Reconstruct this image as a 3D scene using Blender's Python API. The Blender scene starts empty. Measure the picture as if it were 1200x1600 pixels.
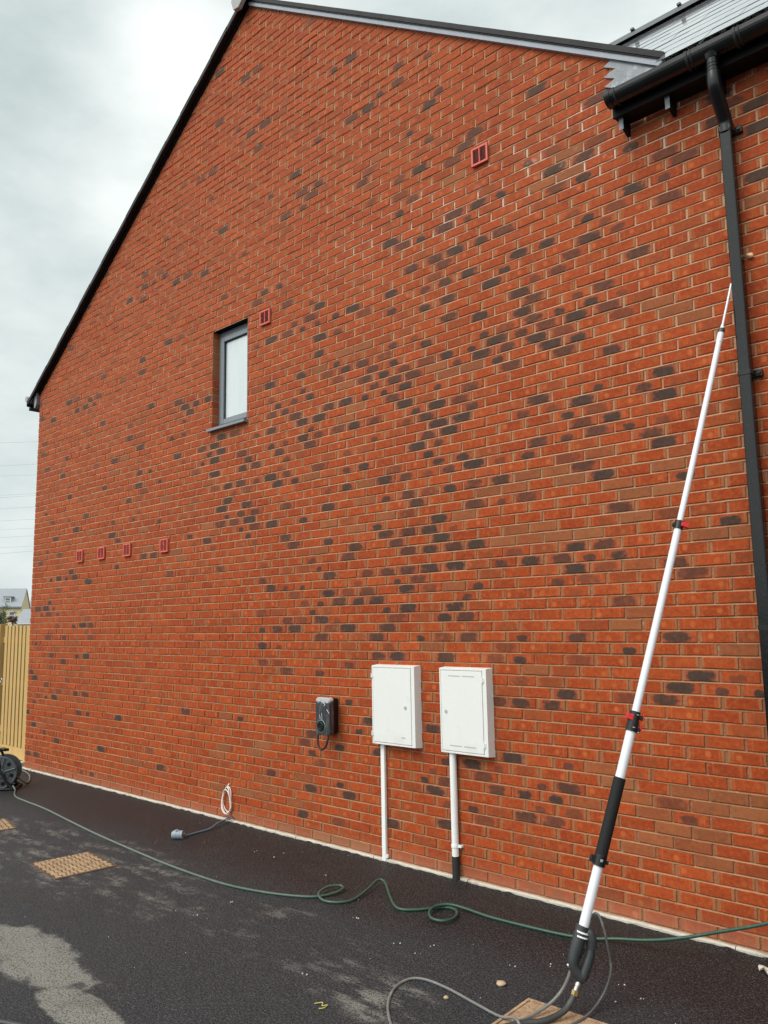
import bpy, bmesh, math, random
from mathutils import Vector, Matrix, noise as mnoise
random.seed(7)
C = bpy.context.scene.collection
S = bpy.context.scene

# ------------------------------------------------------------------ camera
cam = bpy.data.cameras.new('camera')
camo = bpy.data.objects.new('camera', cam); C.objects.link(camo)
cam.sensor_fit = 'AUTO'; cam.sensor_width = 36.0; cam.lens = 1250.4/1600*36.0
cam.clip_start = 0.05; cam.clip_end = 2000
pitch, yaw, roll = 0.137671626, 0.743159501, -0.016827457
cy_, sy_, cp_, sp_ = math.cos(yaw), math.sin(yaw), math.cos(pitch), math.sin(pitch)
FW = Vector((-sy_*cp_, cy_*cp_, sp_)); R0 = Vector((cy_, sy_, 0)); U0 = R0.cross(FW)
RR = R0*math.cos(roll)+U0*math.sin(roll); UU = -R0*math.sin(roll)+U0*math.cos(roll)
camo.matrix_world = Matrix(((RR.x, UU.x, -FW.x, 10.8728), (RR.y, UU.y, -FW.y, -4.7590), (RR.z, UU.z, -FW.z, 1.7949), (0, 0, 0, 1)))
S.camera = camo
S.view_settings.view_transform = 'Standard'; S.view_settings.look = 'None'
S.view_settings.gamma = 1.0; S.view_settings.exposure = 0.0; S.view_settings.use_curve_mapping = False
S.cycles.max_bounces = 6

# ------------------------------------------------------------------ node helper
class NT:
    def __init__(s, tree): s.t = tree; s.n = tree.nodes; s.l = tree.links
    def new(s, typ, ins=None, **props):
        n = s.n.new(typ)
        for k, v in props.items(): setattr(n, k, v)
        for k, v in (ins or {}).items(): s.put(n.inputs[k], v)
        return n
    def put(s, sock, v):
        if isinstance(v, bpy.types.NodeSocket): s.l.new(v, sock)
        elif isinstance(v, (tuple, list)) and len(v) == 3 and sock.type == 'RGBA': sock.default_value = (*v, 1)
        else: sock.default_value = v
    def m(s, op, a, b=0.0, c=None, clamp=False):
        n = s.new('ShaderNodeMath', operation=op, use_clamp=clamp)
        s.put(n.inputs[0], a); s.put(n.inputs[1], b)
        if c is not None: s.put(n.inputs[2], c)
        return n.outputs[0]
    def mix(s, f, a, b, blend='MIX'):
        n = s.new('ShaderNodeMix', data_type='RGBA', blend_type=blend)
        s.put(n.inputs[0], f); s.put(n.inputs[6], a); s.put(n.inputs[7], b)
        return n.outputs[2]
    def ss(s, x, lo, hi):
        n = s.new('ShaderNodeMapRange', interpolation_type='SMOOTHSTEP')
        s.put(n.inputs[0], x); n.inputs[1].default_value = lo; n.inputs[2].default_value = hi
        return n.outputs[0]
    def noise(s, vec, scale, detail=3, rough=.55):
        n = s.new('ShaderNodeTexNoise', {'Vector': vec, 'Scale': scale, 'Detail': detail, 'Roughness': rough})
        return n.outputs['Fac']
    def vor(s, vec, scale, out='Distance'):
        n = s.new('ShaderNodeTexVoronoi', {'Vector': vec, 'Scale': scale}); return n.outputs[out]
    def mapv(s, vec, scale=(1, 1, 1), loc=(0, 0, 0)):
        n = s.new('ShaderNodeMapping', {'Vector': vec, 'Scale': scale, 'Location': loc}); return n.outputs[0]
    def obj(s): return s.new('ShaderNodeTexCoord').outputs['Object']
    def sep(s, v):
        n = s.new('ShaderNodeSeparateXYZ', {'Vector': v}); return n.outputs
    def blob(s, p, cx, cy, rx, ry):   # 1 inside an ellipse on the ground, falling to 0
        x = s.m('DIVIDE', s.m('SUBTRACT', p[0], cx), rx); y = s.m('DIVIDE', s.m('SUBTRACT', p[1], cy), ry)
        return s.m('ADD', s.m('MULTIPLY', x, x), s.m('MULTIPLY', y, y))

# ------------------------------------------------------------------ world: bright overcast
W = bpy.data.worlds.new('World'); S.world = W; W.use_nodes = True
w = NT(W.node_tree); w.n.clear()
d = w.new('ShaderNodeTexCoord').outputs['Generated']
dx, dy, dz = w.sep(d)
def toward(v, k):      # 0..1 lobe round a direction
    v = Vector(v).normalized()
    n = w.new('ShaderNodeVectorMath', operation='DOT_PRODUCT'); w.put(n.inputs[0], d); n.inputs[1].default_value = v
    return w.m('POWER', w.m('MAXIMUM', n.outputs['Value'], 0.0), k)
cl = w.noise(w.mapv(d, (1.6, 1.6, 3.0), (.3, .7, .1)), 2.1, 5, .55)
cl2 = w.noise(w.mapv(d, (1, 1, 2.0), (4.3, 1.7, .4)), 4.2, 5, .60)
cloud = w.m('ADD', w.m('MULTIPLY', w.m('SUBTRACT', cl, .5), .62), w.m('MULTIPLY', w.m('SUBTRACT', cl2, .5), .46))
lum = w.m('ADD', .765, cloud)
lum = w.m('ADD', lum, w.m('MULTIPLY', toward((-.675, .42, .605), 500), .30))      # thin bright cloud near the gable
lum = w.m('ADD', lum, w.m('MULTIPLY', toward((-.775, .42, .47), 700), .22))
lum = w.m('SUBTRACT', lum, w.m('MULTIPLY', toward((-.775, .30, .555), 160), .16)) # greyer bank
lum = w.m('ADD', lum, w.m('MULTIPLY', toward((-.15, -.72, .68), 2.4), 1.45))   # the hidden sun's side of the sky
lum = w.m('ADD', lum, w.m('MULTIPLY', w.m('MAXIMUM', dz, 0.0), .08))
lum = w.m('MAXIMUM', lum, .3)
skyc = w.mix(w.ss(lum, .60, 1.10), (.865, 1.0, 1.0), (.955, 1.0, .985))
bg = w.new('ShaderNodeBackground', {'Color': skyc, 'Strength': lum})
wo = w.new('ShaderNodeOutputWorld', {'Surface': bg.outputs[0]})

# the sun behind thin cloud: wide and soft
sun = bpy.data.lights.new('sun', 'SUN'); sun.energy = 1.5; sun.angle = math.radians(28); sun.color = (1, .965, .91)
suno = bpy.data.objects.new('sun', sun); C.objects.link(suno)
suno.rotation_euler = Vector((.16, .62, -.77)).to_track_quat('-Z', 'Y').to_euler()

# ------------------------------------------------------------------ materials
def mat(name):
    m = bpy.data.materials.new(name); m.use_nodes = True
    t = NT(m.node_tree); t.n.clear()
    b = t.new('ShaderNodeBsdfPrincipled'); o = t.new('ShaderNodeOutputMaterial')
    t.l.new(b.outputs[0], o.inputs[0])
    return m, t, b
def simple(name, col, rough=.5, var=.12, scale=18, metal=0.0, bump=0.0, coat=0.0, dirt=None, spec=.5):
    m, t, b = mat(name); p = t.obj()
    n = t.noise(p, scale, 4, .6); n2 = t.noise(p, scale*5.3, 3)
    k = t.m('ADD', t.m('MULTIPLY', t.m('SUBTRACT', n, .5), var*2), t.m('MULTIPLY', t.m('SUBTRACT', n2, .5), var))
    c = t.mix(1.0, col, t.new('ShaderNodeCombineColor', {0: t.m('ADD', 1, k), 1: t.m('ADD', 1, k), 2: t.m('ADD', 1, k)}).outputs[0], 'MULTIPLY')
    if dirt: c = t.mix(t.m('MULTIPLY', t.ss(t.noise(p, dirt[1], 5, .65), .52, .75), dirt[2]), c, dirt[0])
    t.put(b.inputs['Base Color'], c)
    t.put(b.inputs['Roughness'], t.m('ADD', rough, t.m('MULTIPLY', t.m('SUBTRACT', n, .5), .25), clamp=True))
    b.inputs['Metallic'].default_value = metal; b.inputs['Coat Weight'].default_value = coat
    b.inputs['Specular IOR Level'].default_value = spec
    if bump:
        bn = t.new('ShaderNodeBump', {'Height': n2, 'Strength': bump, 'Distance': .003}); t.put(b.inputs['Normal'], bn.outputs[0])
    return m

def brick_material():
    m, t, b = mat('red_multi_brick'); p = t.obj()
    A = t.new('ShaderNodeAttribute', attribute_name='bk'); B = t.new('ShaderNodeAttribute', attribute_name='bt')
    a = t.new('ShaderNodeSeparateColor', {0: A.outputs['Color']}).outputs
    q = t.new('ShaderNodeSeparateColor', {0: B.outputs['Color']}).outputs
    u, v, rnd, dark = a[0], a[1], a[2], A.outputs['Alpha']
    buff, tone, kind, rnd2 = q[0], q[1], q[2], B.outputs['Alpha']
    off = t.new('ShaderNodeCombineXYZ', {0: t.m('MULTIPLY', rnd, 37.0), 1: t.m('MULTIPLY', rnd2, 53.0), 2: 0.0}).outputs[0]
    pv = t.new('ShaderNodeVectorMath', operation='ADD'); t.put(pv.inputs[0], p); t.put(pv.inputs[1], off); P = pv.outputs[0]
    n1 = t.noise(t.mapv(P, (1, 1, 2.2)), 9, 4, .6); n2 = t.noise(P, 42, 4, .62); n3 = t.noise(P, 190, 3, .6)
    wall = t.noise(p, .55, 3, .5)
    # body colour: orange red drifting to a deeper red
    k = t.m('ADD', tone, t.m('MULTIPLY', t.m('SUBTRACT', n1, .5), 1.1))
    k = t.m('ADD', k, t.m('MULTIPLY', t.m('SUBTRACT', wall, .5), .7), clamp=True)
    c = t.mix(k, (.262, .0370, .0098), (.395, .0690, .0165))
    c = t.mix(t.m('MULTIPLY', t.ss(n2, .48, .72), .55), c, (.45, .115, .026))
    c = t.mix(t.m('MULTIPLY', t.ss(n2, .5, .26), .55), c, (.185, .032, .014))
    c = t.mix(t.m('MULTIPLY', t.ss(t.noise(P, 20, 3, .6), .54, .70), .32), c, (.27, .105, .042))
    # kiss marks: paler sandy bands near the two ends, where bricks stood on each other in the kiln
    ue = t.m('ABSOLUTE', t.m('SUBTRACT', u, .5))
    ub = t.m('ADD', ue, t.m('MULTIPLY', t.m('SUBTRACT', n2, .5), .055))
    edge1 = t.m('MULTIPLY', t.ss(ub, .405, .43), t.ss(rnd2, .22, .55))
    c = t.mix(t.m('MULTIPLY', t.m('MULTIPLY', edge1, t.m('ADD', .45, t.m('MULTIPLY', n1, 1.0))), .72), c, (.335, .145, .062))
    edge2 = t.m('MULTIPLY', t.m('MULTIPLY', t.ss(ub, .32, .35), t.ss(ub, .40, .365)), t.ss(rnd, .45, .6))
    c = t.mix(t.m('MULTIPLY', t.m('MULTIPLY', edge2, n1), .75), c, (.46, .125, .040))
    # a peach spot on some
    su = t.m('SUBTRACT', u, t.m('ADD', .14, t.m('MULTIPLY', t.m('FRACT', t.m('MULTIPLY', rnd2, 7.3)), .70))); sv = t.m('SUBTRACT', v, t.m('ADD', .35, t.m('MULTIPLY', t.m('FRACT', t.m('MULTIPLY', rnd2, 13.7)), .3)))
    sd = t.m('ADD', t.m('MULTIPLY', t.m('MULTIPLY', su, su), 110.0), t.m('MULTIPLY', t.m('MULTIPLY', sv, sv), 9.0))
    spot = t.m('MULTIPLY', t.ss(t.m('ADD', sd, t.m('MULTIPLY', t.m('SUBTRACT', n2, .5), 2.6)), 1.1, .1), t.ss(rnd, .62, .68))
    c = t.mix(t.m('MULTIPLY', spot, t.m('ADD', .15, t.m('MULTIPLY', kind, .45))), c, (.56, .155, .045))
    # buff brown bricks
    cb = t.mix(t.m('ADD', t.m('MULTIPLY', n1, .7), t.m('MULTIPLY', t.m('SUBTRACT', rnd, .5), .6), clamp=True), (.215, .074, .032), (.35, .138, .054))
    cb = t.mix(t.m('MULTIPLY', t.ss(n2, .50, .66), .5), cb, (.36, .105, .032)); cb = t.mix(t.m('MULTIPLY', t.ss(n2, .48, .32), .5), cb, (.17, .070, .038))
    c = t.mix(t.m('MULTIPLY', buff, .88), c, t.mix(t.m('MULTIPLY', t.ss(n3, .5, .7), .5), cb, (.17, .068, .038)))
    # sanded drag-face speckle
    c = t.mix(t.m('MULTIPLY', t.ss(n3, .56, .74), .30), c, (.55, .19, .08))
    c = t.mix(t.m('MULTIPLY', t.ss(n3, .44, .26), .50), c, (.13, .026, .011))
    # flashed dark centre: a soft edged lozenge, sometimes only a lower half moon
    du = t.m('DIVIDE', t.m('SUBTRACT', u, t.m('ADD', .42, t.m('MULTIPLY', rnd2, .16))), t.m('ADD', .175, t.m('MULTIPLY', kind, .25)))
    dv = t.m('DIVIDE', t.m('SUBTRACT', v, t.m('ADD', .30, t.m('MULTIPLY', kind, .2))), t.m('ADD', .34, t.m('MULTIPLY', kind, .26)))
    d4 = t.m('ADD', t.m('POWER', t.m('ABSOLUTE', du), 3.0), t.m('POWER', t.m('ABSOLUTE', dv), 3.0))
    d4 = t.m('ADD', d4, t.m('MULTIPLY', t.m('SUBTRACT', n1, .5), 2.6)); d4 = t.m('ADD', d4, t.m('MULTIPLY', t.m('SUBTRACT', n2, .5), 1.6))
    dm = t.ss(d4, 1.50, .30)
    halo = t.m('MULTIPLY', t.m('MULTIPLY', t.ss(d4, 2.4, 1.1), t.ss(d4, .6, 1.2)), dark)
    c = t.mix(t.m('MULTIPLY', halo, .45), c, (.30, .10, .06))
    dc = None
    dk = t.ss(dark, .30, .62)
    dm = t.m('MULTIPLY', t.m('MULTIPLY', dm, t.m('ADD', t.m('MULTIPLY', dark, .75), .25)), t.m('ADD', .78, t.m('MULTIPLY', n3, .4)), clamp=True)
    dm = t.m('MULTIPLY', dm, t.ss(dark, .02, .10))
    dc = t.mix(dk, (.185, .066, .028), t.mix(n2, (.021, .0205, .0195), (.072, .056, .043)))
    c = t.mix(t.m('MULTIPLY', dm, .95), c, dc)
    # lime bloom and pale flecks; film is sky haze painted into the colour
    P3 = t.sep(p)
    zb = t.m('ADD', P3[2], t.m('MULTIPLY', t.m('SUBTRACT', t.noise(p, 2.2, 3), .5), .5))
    reg = t.m('MULTIPLY', t.m('MULTIPLY', t.ss(zb, 4.75, 4.95), t.ss(zb, 5.35, 5.1)), t.ss(P3[0], 5.9, 6.9))
    lime = t.m('MULTIPLY', reg, t.ss(t.noise(p, 7.5, 5, .75), .55, .70))
    film = t.m('MULTIPLY', t.ss(t.m('SUBTRACT', P3[2], t.m('MULTIPLY', P3[0], .30)), -.6, 5.0), .055)
    fleck = t.m('MULTIPLY', t.ss(t.noise(p, 13, 4, .75), .66, .74), t.m('MULTIPLY', t.ss(t.noise(p, 1.1, 3, .6), .46, .66), .45))
    c = t.mix(t.m('MAXIMUM', t.m('MULTIPLY', lime, .5), t.m('MAXIMUM', film, fleck)), c, (.58, .36, .26))
    low = t.m('MULTIPLY', t.ss(t.m('ADD', P3[2], t.m('MULTIPLY', n2, .10)), .20, .02), .30)
    c = t.mix(low, c, (.40, .27, .19))
    t.put(b.inputs['Base Color'], c)
    b.inputs['Roughness'].default_value = .88; b.inputs['Specular IOR Level'].default_value = .18
    h = t.m('ADD', t.m('MULTIPLY', n2, .7), t.m('MULTIPLY', n3, .5))
    bn = t.new('ShaderNodeBump', {'Height': h, 'Strength': .55, 'Distance': .0035}); t.put(b.inputs['Normal'], bn.outputs[0])
    return m

def mortar_material():
    m, t, b = mat('lime_mortar'); p = t.obj(); P3 = t.sep(p)
    bed = t.new('ShaderNodeSeparateColor', {0: t.new('ShaderNodeAttribute', attribute_name='bt').outputs['Color']}).outputs[0]
    n1 = t.noise(p, 1.4, 4, .6); n2 = t.noise(p, 30, 4, .6); n3 = t.noise(p, 220, 3)
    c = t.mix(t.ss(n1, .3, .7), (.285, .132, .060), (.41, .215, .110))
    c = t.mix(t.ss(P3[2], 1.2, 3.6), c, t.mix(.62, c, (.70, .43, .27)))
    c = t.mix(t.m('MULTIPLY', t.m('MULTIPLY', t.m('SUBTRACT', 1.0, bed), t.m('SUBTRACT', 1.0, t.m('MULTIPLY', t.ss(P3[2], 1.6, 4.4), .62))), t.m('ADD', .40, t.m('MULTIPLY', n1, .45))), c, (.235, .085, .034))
    c = t.mix(t.m('MULTIPLY', t.ss(n2, .55, .75), .4), c, (.50, .37, .27))
    c = t.mix(t.m('MULTIPLY', t.ss(n3, .5, .3), .35), c, (.17, .10, .06))
    zb = t.m('ADD', P3[2], t.m('MULTIPLY', t.m('SUBTRACT', t.noise(p, 2.2, 3), .5), .5))
    reg = t.m('MULTIPLY', t.m('MULTIPLY', t.ss(zb, 4.65, 4.9), t.ss(zb, 5.5, 5.2)), t.ss(P3[0], 5.4, 6.6))
    lime = t.m('MAXIMUM', t.m('MULTIPLY', reg, t.ss(t.noise(p, 4.2, 4, .7), .46, .58)), t.ss(t.noise(p, 1.9, 5, .7), .655, .72))
    c = t.mix(t.m('MULTIPLY', lime, .62), c, (.76, .66, .57))
    t.put(b.inputs['Base Color'], c); b.inputs['Roughness'].default_value = .92
    bn = t.new('ShaderNodeBump', {'Height': t.m('ADD', n2, n3), 'Strength': .6, 'Distance': .003}); t.put(b.inputs['Normal'], bn.outputs[0])
    return m

def asphalt_material():
    m, t, b = mat('fresh_tarmac'); p = t.obj(); P3 = t.sep(p)
    big = t.noise(p, .9, 5, .62); mid = t.noise(p, 5.0, 5, .66); drag = t.noise(t.mapv(p, (1.0, 3.2, 1)), 2.6, 5, .66)
    gr = t.noise(p, 85, 3, .75); fine = t.noise(p, 190, 2, .6); st = t.vor(p, 120); sc = t.new('ShaderNodeSeparateColor', {0: t.vor(p, 120, 'Color')}).outputs[0]
    y = P3[1]
    yw = t.m('ADD', y, t.m('MULTIPLY', t.m('SUBTRACT', big, .5), .8))
    wet = t.ss(yw, -1.25, -.55)                                   # damp brown band by the wall
    c = t.mix(wet, t.mix(big, (.0175, .0200, .0230), (.036, .0385, .0415)), t.mix(mid, (.0080, .0068, .0070), (.0165, .0138, .0136)))
    # pale dust dragged over the older part
    d1 = t.ss(t.m('ADD', t.blob(P3, 4.3, -1.55, 2.3, .62), t.m('MULTIPLY', t.m('SUBTRACT', mid, .5), 1.6)), 1.15, .35)
    d1 = t.m('MULTIPLY', d1, t.ss(drag, .40, .66))
    rag = t.m('ADD', t.m('MULTIPLY', t.m('SUBTRACT', big, .5), 2.6), t.m('ADD', t.m('MULTIPLY', t.m('SUBTRACT', mid, .5), 2.4), t.m('MULTIPLY', t.m('SUBTRACT', gr, .5), .8)))
    d2 = t.ss(t.m('ADD', t.blob(P3, 6.05, -2.60, .66, .22), rag), 1.25, .7)
    d2b = t.ss(t.m('ADD', t.blob(P3, 6.97, -2.73, .36, .11), rag), 1.25, .7)
    d3 = t.m('MULTIPLY', t.m('MULTIPLY', t.ss(t.m('ADD', t.blob(P3, 7.95, -1.72, .36, .24), rag), 1.3, .2), t.ss(drag, .38, .62)), .75)
    d4 = t.m('MULTIPLY', t.ss(t.m('ADD', t.blob(P3, 6.6, -1.5, 1.5, .45), t.m('MULTIPLY', t.m('SUBTRACT', big, .5), 1.5)), 1.2, .3), t.m('MULTIPLY', t.ss(drag, .5, .72), .5))
    dust = t.m('MAXIMUM', t.m('MAXIMUM', t.m('MULTIPLY', t.m('MULTIPLY', d1, .66), t.ss(t.noise(p, 22, 4, .7), .36, .60)), t.m('MULTIPLY', t.m('MAXIMUM', d2, d2b), .85)), t.m('MAXIMUM', d3, d4))
    dust = t.m('MULTIPLY', dust, t.ss(t.m('ADD', t.m('ADD', t.m('MULTIPLY', gr, .55), t.m('MULTIPLY', drag, .45)), t.m('MULTIPLY', dust, .20)), .42, .68))
    c = t.mix(t.m('MULTIPLY', dust, .9), c, (.31, .30, .26))
    brown = t.m('MULTIPLY', t.ss(t.noise(p, 1.7, 4, .6), .56, .72), .4)
    c = t.mix(brown, c, (.034, .026, .020))
    # aggregate
    c = t.mix(t.m('MULTIPLY', t.ss(t.m('ADD', t.m('MULTIPLY', gr, .6), t.m('MULTIPLY', fine, .4)), .50, .63), .42), c, (.15, .155, .16))
    c = t.mix(t.m('MULTIPLY', t.ss(t.m('ADD', t.m('MULTIPLY', gr, .6), t.m('MULTIPLY', fine, .4)), .50, .40), .92), c, (.004, .004, .005))
    c = t.mix(t.m('MULTIPLY', t.m('MULTIPLY', t.ss(sc, .86, .97), t.ss(st, .42, .25)), .45), c, (.26, .24, .22))
    t.put(b.inputs['Base Color'], c)
    t.put(b.inputs['Roughness'], t.m('ADD', t.m('SUBTRACT', .66, t.m('MULTIPLY', wet, .14)), t.m('MULTIPLY', t.m('SUBTRACT', gr, .5), .3)))
    b.inputs['Specular IOR Level'].default_value = .30
    h = t.m('ADD', t.m('MULTIPLY', gr, 1.2), t.m('MULTIPLY', fine, .5))
    bn = t.new('ShaderNodeBump', {'Height': h, 'Strength': .85, 'Distance': .009}); t.put(b.inputs['Normal'], bn.outputs[0])
    return m

def wood_material():
    m, t, b = mat('treated_softwood'); p = t.obj()
    g = t.noise(t.mapv(p, (14, 14, .8)), 3.0, 5, .6); n = t.noise(p, 4, 4)
    c = t.mix(g, (.40, .24, .075), (.63, .43, .165)); c = t.mix(t.m('MULTIPLY', t.ss(n, .5, .75), .5), c, (.48, .36, .13))
    t.put(b.inputs['Base Color'], c); b.inputs['Roughness'].default_value = .75
    return m

def plate_material(name, a, bcol, spots):
    m, t, b = mat(name); p = t.obj()
    n = t.noise(p, 14, 5, .65); n2 = t.noise(p, 70, 4, .65)
    c = t.mix(t.ss(n, .3, .7), a, bcol); c = t.mix(t.m('MULTIPLY', t.ss(n2, .5, .7), .7), c, spots)
    t.put(b.inputs['Base Color'], c); b.inputs['Roughness'].default_value = .8
    bn = t.new('ShaderNodeBump', {'Height': n2, 'Strength': .6, 'Distance': .004}); t.put(b.inputs['Normal'], bn.outputs[0])
    return m

def film_material():   # charger front under creased clear film, its reflections painted as pale streaks
    m, t, b = mat('film_covered_grey_front'); p = t.obj()
    n = t.noise(t.mapv(p, (60, 60, 7)), 1.0, 4, .7); n2 = t.noise(p, 26, 4, .7)
    z = t.sep(p)[2]
    c = t.mix(t.ss(n, .45, .72), (.030, .030, .033), (.12, .12, .128))
    k = t.m('MULTIPLY', t.ss(t.m('ADD', z, t.m('MULTIPLY', t.m('SUBTRACT', n2, .5), .10)), .255, .285), .8)
    c = t.mix(k, c, (.62, .63, .64)); c = t.mix(t.m('MULTIPLY', t.ss(n2, .64, .70), .6), c, (.55, .56, .57))
    t.put(b.inputs['Base Color'], c); b.inputs['Roughness'].default_value = .3; b.inputs['Coat Weight'].default_value = .5
    bn = t.new('ShaderNodeBump', {'Height': n, 'Strength': .5, 'Distance': .003}); t.put(b.inputs['Normal'], bn.outputs[0])
    return m

def slate_material():
    m, t, b = mat('wet_grey_slate'); p = t.obj()
    n = t.noise(p, 3, 4); n2 = t.noise(t.mapv(p, (2, 9, 9)), 4, 4, .6)
    c = t.mix(n, (.16, .165, .18), (.25, .255, .27)); c = t.mix(t.m('MULTIPLY', t.ss(n2, .5, .75), .4), c, (.32, .32, .33))
    t.put(b.inputs['Base Color'], c); t.put(b.inputs['Roughness'], t.m('ADD', .12, t.m('MULTIPLY', n2, .16))); b.inputs['Specular IOR Level'].default_value = 1.0; b.inputs['Coat Weight'].default_value = 1.0; b.inputs['Coat Roughness'].default_value = .06; b.inputs['Coat IOR'].default_value = 1.6
    return m

def rain_plastic():    # black plastic with rain beads
    m, t, b = mat('wet_black_plastic'); p = t.obj()
    n = t.noise(t.mapv(p, (1, 1, .35)), 110, 3, .6); n1 = t.noise(p, 3, 3)
    t.put(b.inputs['Base Color'], t.mix(t.ss(n, .55, .7), (.004, .0048, .0055), (.012, .0145, .017)))
    t.put(b.inputs['Roughness'], t.m('ADD', .08, t.m('MULTIPLY', n1, .16))); b.inputs['Specular IOR Level'].default_value = .36
    bn = t.new('ShaderNodeBump', {'Height': n, 'Strength': .25, 'Distance': .0015}); t.put(b.inputs['Normal'], bn.outputs[0])
    return m

def far_wall(name, col):
    return simple(name, col, .85, .06, 2.0)

M = {}
M['brick'] = brick_material(); M['mortar'] = mortar_material(); M['tarmac'] = asphalt_material(); M['wood'] = wood_material()
M['woodback'] = simple('gap_shade_softwood', (.13, .075, .030), .8, .2, 6); M['slate'] = slate_material(); M['film'] = film_material(); M['rain'] = rain_plastic()  # woodback: shade between the fence boards put into the wood colour
M['black'] = simple('black_plastic', (.007, .0075, .008), .33, .2, 25, spec=.4)
M['gutter'] = simple('black_gutter_plastic', (.006, .0065, .007), .26, .3, 6, dirt=((.022, .023, .024), 5, .4), spec=.42)
M['soffit'] = simple('black_soffit_board', (.004, .004, .0045), .6, .2, 8, spec=.2)
M['rubber'] = simple('matt_black_rubber', (.018, .019, .020), .62, .25, 30, bump=.2)
M['gunplastic'] = simple('charcoal_moulded_plastic', (.028, .033, .036), .42, .2, 30, bump=.15)
M['white'] = simple('white_plastic_box', (.74, .75, .715), .45, .04, 5, dirt=((.54, .52, .46), 5, .35))
M['gap'] = simple('shaded_gap', (.40, .40, .38), .8, .1)
M['whitepipe'] = simple('white_plastic_pipe', (.82, .83, .81), .38, .03, 8, dirt=((.66, .64, .58), 9, .25))
M['pole'] = simple('white_painted_tube', (.74, .76, .80), .28, .03, 9, dirt=((.62, .63, .64), 12, .4), coat=.3)
M['red'] = simple('red_plastic', (.62, .02, .025), .4, .1)
M['steel'] = simple('bright_metal', (.58, .58, .57), .28, .1, 30, metal=1.0)
M['brass'] = simple('brass_fitting', (.52, .38, .16), .35, .2, 30, metal=1.0)
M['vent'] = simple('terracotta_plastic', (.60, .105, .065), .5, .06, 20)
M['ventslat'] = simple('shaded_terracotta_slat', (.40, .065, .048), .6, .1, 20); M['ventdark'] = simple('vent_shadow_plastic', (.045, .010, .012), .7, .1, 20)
M['frame'] = simple('slate_grey_frame', (.19, .215, .235), .36, .08, 8)
M['lead'] = simple('lead_sheet', (.15, .165, .18), .40, .5, 9, dirt=((.36, .38, .39), 16, .75), metal=.25, bump=.3)
M['undercloak'] = simple('grey_undercloak_board', (.13, .145, .165), .24, .2, 6, dirt=((.24, .25, .27), 8, .5), spec=.8)
M['verge'] = simple('black_verge_plastic', (.0055, .0055, .006), .5, .2, 12, spec=.22)
M['barge'] = simple('grey_barge_board', (.27, .30, .345), .45, .3, 5, dirt=((.34, .355, .38), 11, .7))
M['rubberpole'] = simple('black_foam_grip', (.010, .0105, .011), .7, .25, 30, bump=.2, spec=.3)
M['ridge'] = simple('pale_concrete_ridge', (.36, .36, .355), .75, .15, 14)
M['roofmain'] = simple('dark_roof_tile', (.07, .075, .085), .5, .2, 5)
M['kerb'] = simple('pale_concrete_edging', (.50, .46, .385), .85, .3, 14, bump=.6, dirt=((.20, .155, .115), 6, .8))
def hose_material():
    m, t, b = mat('green_rubber_hose'); p = t.obj(); n = t.noise(p, 6, 4, .65); n2 = t.noise(p, 40, 4, .6); x = t.sep(p)[0]
    k = t.m('MULTIPLY', t.ss(t.m('ADD', x, t.m('MULTIPLY', t.m('SUBTRACT', n, .5), 3.0)), 7.6, 4.6), t.m('ADD', .55, t.m('MULTIPLY', n2, .5)))
    c = t.mix(n, (.016, .060, .038), (.032, .090, .060)); c = t.mix(t.m('MULTIPLY', t.ss(n2, .55, .75), .35), c, (.13, .15, .125))
    c = t.mix(k, c, (.135, .150, .128)); t.put(b.inputs['Base Color'], c); b.inputs['Roughness'].default_value = .4
    return m
M['hose'] = hose_material()
M['greyhose'] = simple('dusty_grey_hose', (.16, .16, .15), .5, .3, 14, dirt=((.40, .37, .31), 10, .7))
M['darkhose'] = simple('dark_rubber_hose', (.035, .037, .037), .5, .3, 14, dirt=((.12, .12, .11), 10, .4))
M['midhose'] = simple('grey_hose', (.095, .10, .10), .35, .3, 14, dirt=((.34, .34, .33), 9, .7))
M['bluecable'] = simple('blue_grey_cable', (.10, .145, .19), .5, .2, 20)
M['plug'] = simple('grey_blue_connector', (.27, .33, .37), .45, .15, 30)
M['coil'] = simple('white_cable', (.78, .70, .66), .45, .06, 30)
M['reel'] = simple('grey_reel_plastic', (.075, .085, .095), .42, .2, 14)
M['plate'] = plate_material('sandy_cast_cover', (.33, .215, .115), (.48, .335, .19), (.17, .105, .06))
M['platedark'] = plate_material('rusty_recess', (.075, .045, .028), (.13, .075, .045), (.05, .03, .02))
M['block'] = plate_material('muddy_inset_cover', (.27, .165, .095), (.46, .31, .185), (.115, .075, .048))
M['stone'] = simple('tan_pebble', (.46, .34, .22), .8, .2, 30)
M['palestone'] = simple('pale_chip', (.62, .58, .50), .8, .2, 30)
M['yellow'] = simple('yellow_string', (.45, .42, .12), .6, .1)
M['foam'] = simple('peach_foam', (.85, .52, .30), .8, .15, 40)
M['cream'] = far_wall('cream_render', (.86, .74, .42)); M['farslate'] = simple('far_grey_slate', (.29, .31, .335), .6, .15, 1.6)
M['farwhite'] = simple('white_window_frame', (.80, .80, .80), .5, .03); M['farpane'] = simple('dull_pane', (.16, .18, .20), .2, .1)
M['leaf'] = simple('sage_green_leaf', (.105, .135, .055), .6, .5, 3); M['redleaf'] = simple('copper_leaf', (.16, .07, .055), .6, .4, 3); M['bark'] = simple('grey_bark', (.12, .09, .065), .9, .3, 12)
M['wire'] = simple('grey_wire', (.30, .32, .33), .6, .05)
M['slab'] = simple('pale_paving', (.60, .57, .50), .85, .1, 9)
M['blade'] = simple('black_wet_rubber', (.012, .012, .014), .35, .2, 20)
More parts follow.
